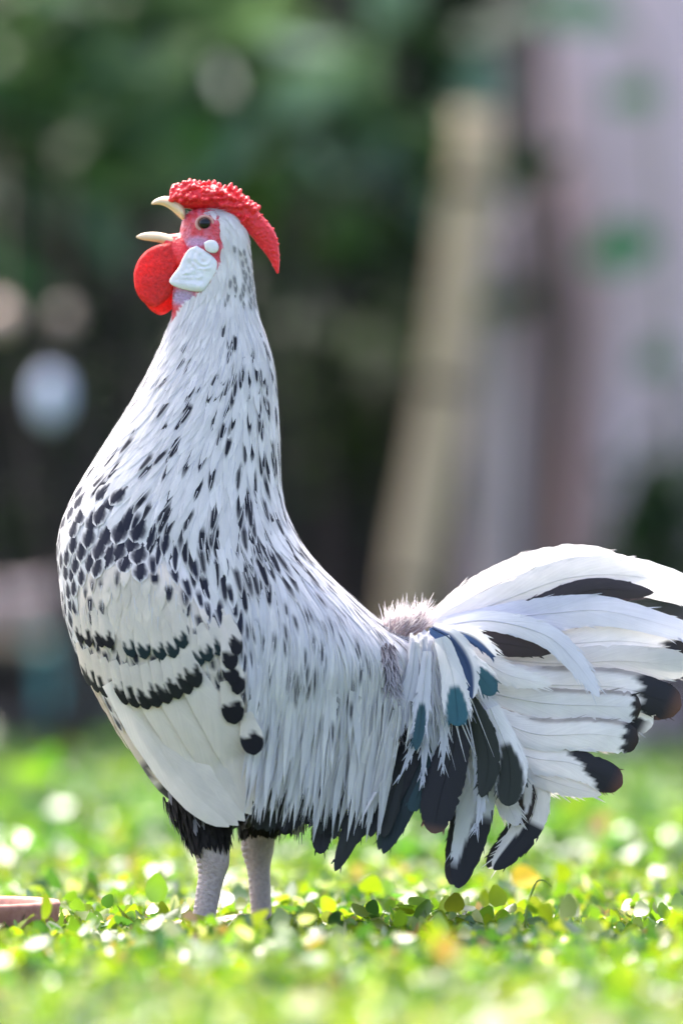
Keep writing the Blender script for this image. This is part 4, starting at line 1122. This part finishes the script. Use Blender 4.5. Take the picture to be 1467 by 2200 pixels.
# ---- legs
def leg(ypx, hip, knee, ankle, foot, wk, wa, side):
    """feathered thigh over a scaled shank that ends in four clawed toes"""
    def tubev(bm, pts, rx, ry, seg=18):
        rg = []
        for i, p in enumerate(pts):
            t = (pts[min(i + 1, len(pts) - 1)] - pts[max(i - 1, 0)]).normalized()
            a = (Vector((1, 0, 0)) - t * t.x).normalized(); b = t.cross(a)
            rg.append([p + a * (rx[i] * math.cos(2 * math.pi * k / seg)) + b * (ry[i] * math.sin(2 * math.pi * k / seg)) for k in range(seg)])
        add_loft(bm, rg)
    hp, kn, an = loc(R(*hip, ypx * .8)), loc(R(*knee, ypx)), loc(R(*ankle, ypx))
    ft = loc(R(*foot, ypx)); ft.z = 0.011
    bm = bmesh.new()
    P = [Vector(p) for p in catmull([tuple(kn), tuple(an), tuple(an.lerp(ft, .5)), tuple(ft), tuple(ft - Vector((0, 0, 0.008)))], 22)]
    rx = [lerp_table([(0, wk), (.25, wk * .97), (.4, wa * 1.04), (.7, wa * .94), (.85, wa), (1, wa * 0.95)], i / 21) * S for i in range(22)]
    tubev(bm, P, [r * (1 + 0.03 * math.sin(i * 2.4)) for i, r in enumerate(rx)], [r * 0.85 for r in rx])
    shank = finish(bm, 'leg', M['shank'], bird, [('SUBSURF', dict(levels=1, render_levels=1))])
    # overlapping front scutes
    bm = bmesh.new()
    for i in range(4, 20):
        c = P[i]; r = rx[i]
        bmesh.ops.create_icosphere(bm, subdivisions=2, radius=1.0, matrix=Matrix.Translation(c + Vector((-r * 0.56, 0, 0))) @ Matrix.Diagonal((r * 0.48, r * 0.66, r * 0.4, 1)))
    finish(bm, 'scutes', M['shank'], shank)
    for (ax, az, ln) in ((math.pi, 0, .052), (math.pi - 0.55, 0, .043), (math.pi + 0.55, 0, .043), (0.25 * side, 0, .022)):
        d = Vector((math.cos(ax), math.sin(ax), 0)); bm = bmesh.new()
        b0 = ft + Vector((0, 0, -0.0065))
        q = [b0 + d * (ln * u) + Vector((0, 0, 0.004 * math.sin(u * math.pi) - 0.0035 * u)) for u in [k / 9 for k in range(10)]]
        rad = [0.0062 * (1 - 0.45 * k / 9) * (1 + 0.12 * math.sin(k * 2.1)) for k in range(10)]
        rg = []
        for p, r in zip(q, rad): rg.append([p + d.cross(Vector((0, 0, 1))) * (r * math.cos(2 * math.pi * k / 10)) + Vector((0, 0, r * math.sin(2 * math.pi * k / 10))) for k in range(10)])
        add_loft(bm, rg); toe = finish(bm, 'toe', M['toe'], shank)
        bm = bmesh.new(); e = q[-1]
        rg = []
        for k2 in range(5):
            u = k2 / 4; p = e + d * (0.011 * u) + Vector((0, 0, -0.004 * u * u)); r = 0.003 * (1 - 0.88 * u)
            rg.append([p + d.cross(Vector((0, 0, 1))) * (r * math.cos(2 * math.pi * k / 8)) + Vector((0, 0, r * math.sin(2 * math.pi * k / 8))) for k in range(8)])
        add_loft(bm, rg); finish(bm, 'claw', M['horn'], toe)
    # thigh feathers, black
    bm = bmesh.new()
    Q = [hp, hp.lerp(kn, .35), hp.lerp(kn, .7), kn + Vector((0, 0, -0.004)), kn + Vector((0, 0, -0.012))]
    ru = [x * S for x in (80, 70, 52, wk + 4, wk - 3)]
    tubev(bm, Q, ru, [r * .75 for r in ru])
    th_ = finish(bm, 'thigh', M['inkfeather'], bird, [('SUBSURF', dict(levels=1, render_levels=2))])
    B = Batch()
    for i in range(420):
        rnd = random.Random(i + 1000 * side); u = rnd.random() ** 0.7; a = rnd.uniform(0, 6.283)
        c = hp.lerp(kn, u * 1.04); r = lerp_table([(0, 80), (.35, 70), (.7, 52), (1.04, wk + 3)], u * 1.04) * S
        ax = (kn - hp).normalized(); A = (Vector((1, 0, 0)) - ax * ax.x).normalized(); Bv = ax.cross(A)
        nr = (A * math.cos(a) + Bv * math.sin(a) * 0.9).normalized(); p = c + A * (r * math.cos(a)) + Bv * (r * 0.75 * math.sin(a))
        d = (ax + nr * 0.02 + Vector((rnd.uniform(-.15, .15), 0, 0))).normalized(); sd = nr.cross(d).normalized(); L_ = rnd.uniform(22, 40) * S
        cc = mixc(INK, GREY, 0.9) if rnd.random() < 0.12 and u < 0.6 else vary((0.018, 0.015, 0.015), rnd, .4)
        B.add([p + d * (L_ * t) + nr * ((1.5 + 2 * t - 3.5 * t * t) * S) for t in (0, .33, .66, 1)], [sd] * 4, [nr] * 4, (lambda t, w=rnd.uniform(5, 8) * S: w * (1 - t ** 2 * .92)), (lambda t, v, c=cc: c), 3, .1, .1, i)
    B.build('thigh_plumage', M['plume'], bird, 'stuff')
M['inkfeather'] = plain('ink_feather', (0.016, 0.014, 0.014), 0.7, 0.3)
leg(-95, (430, 1690), (452, 1800), (462, 1845), (440, 2012), 37, 26, -1)
leg(95, (560, 1680), (556, 1778), (552, 1830), (560, 1985), 37, 24, 1)
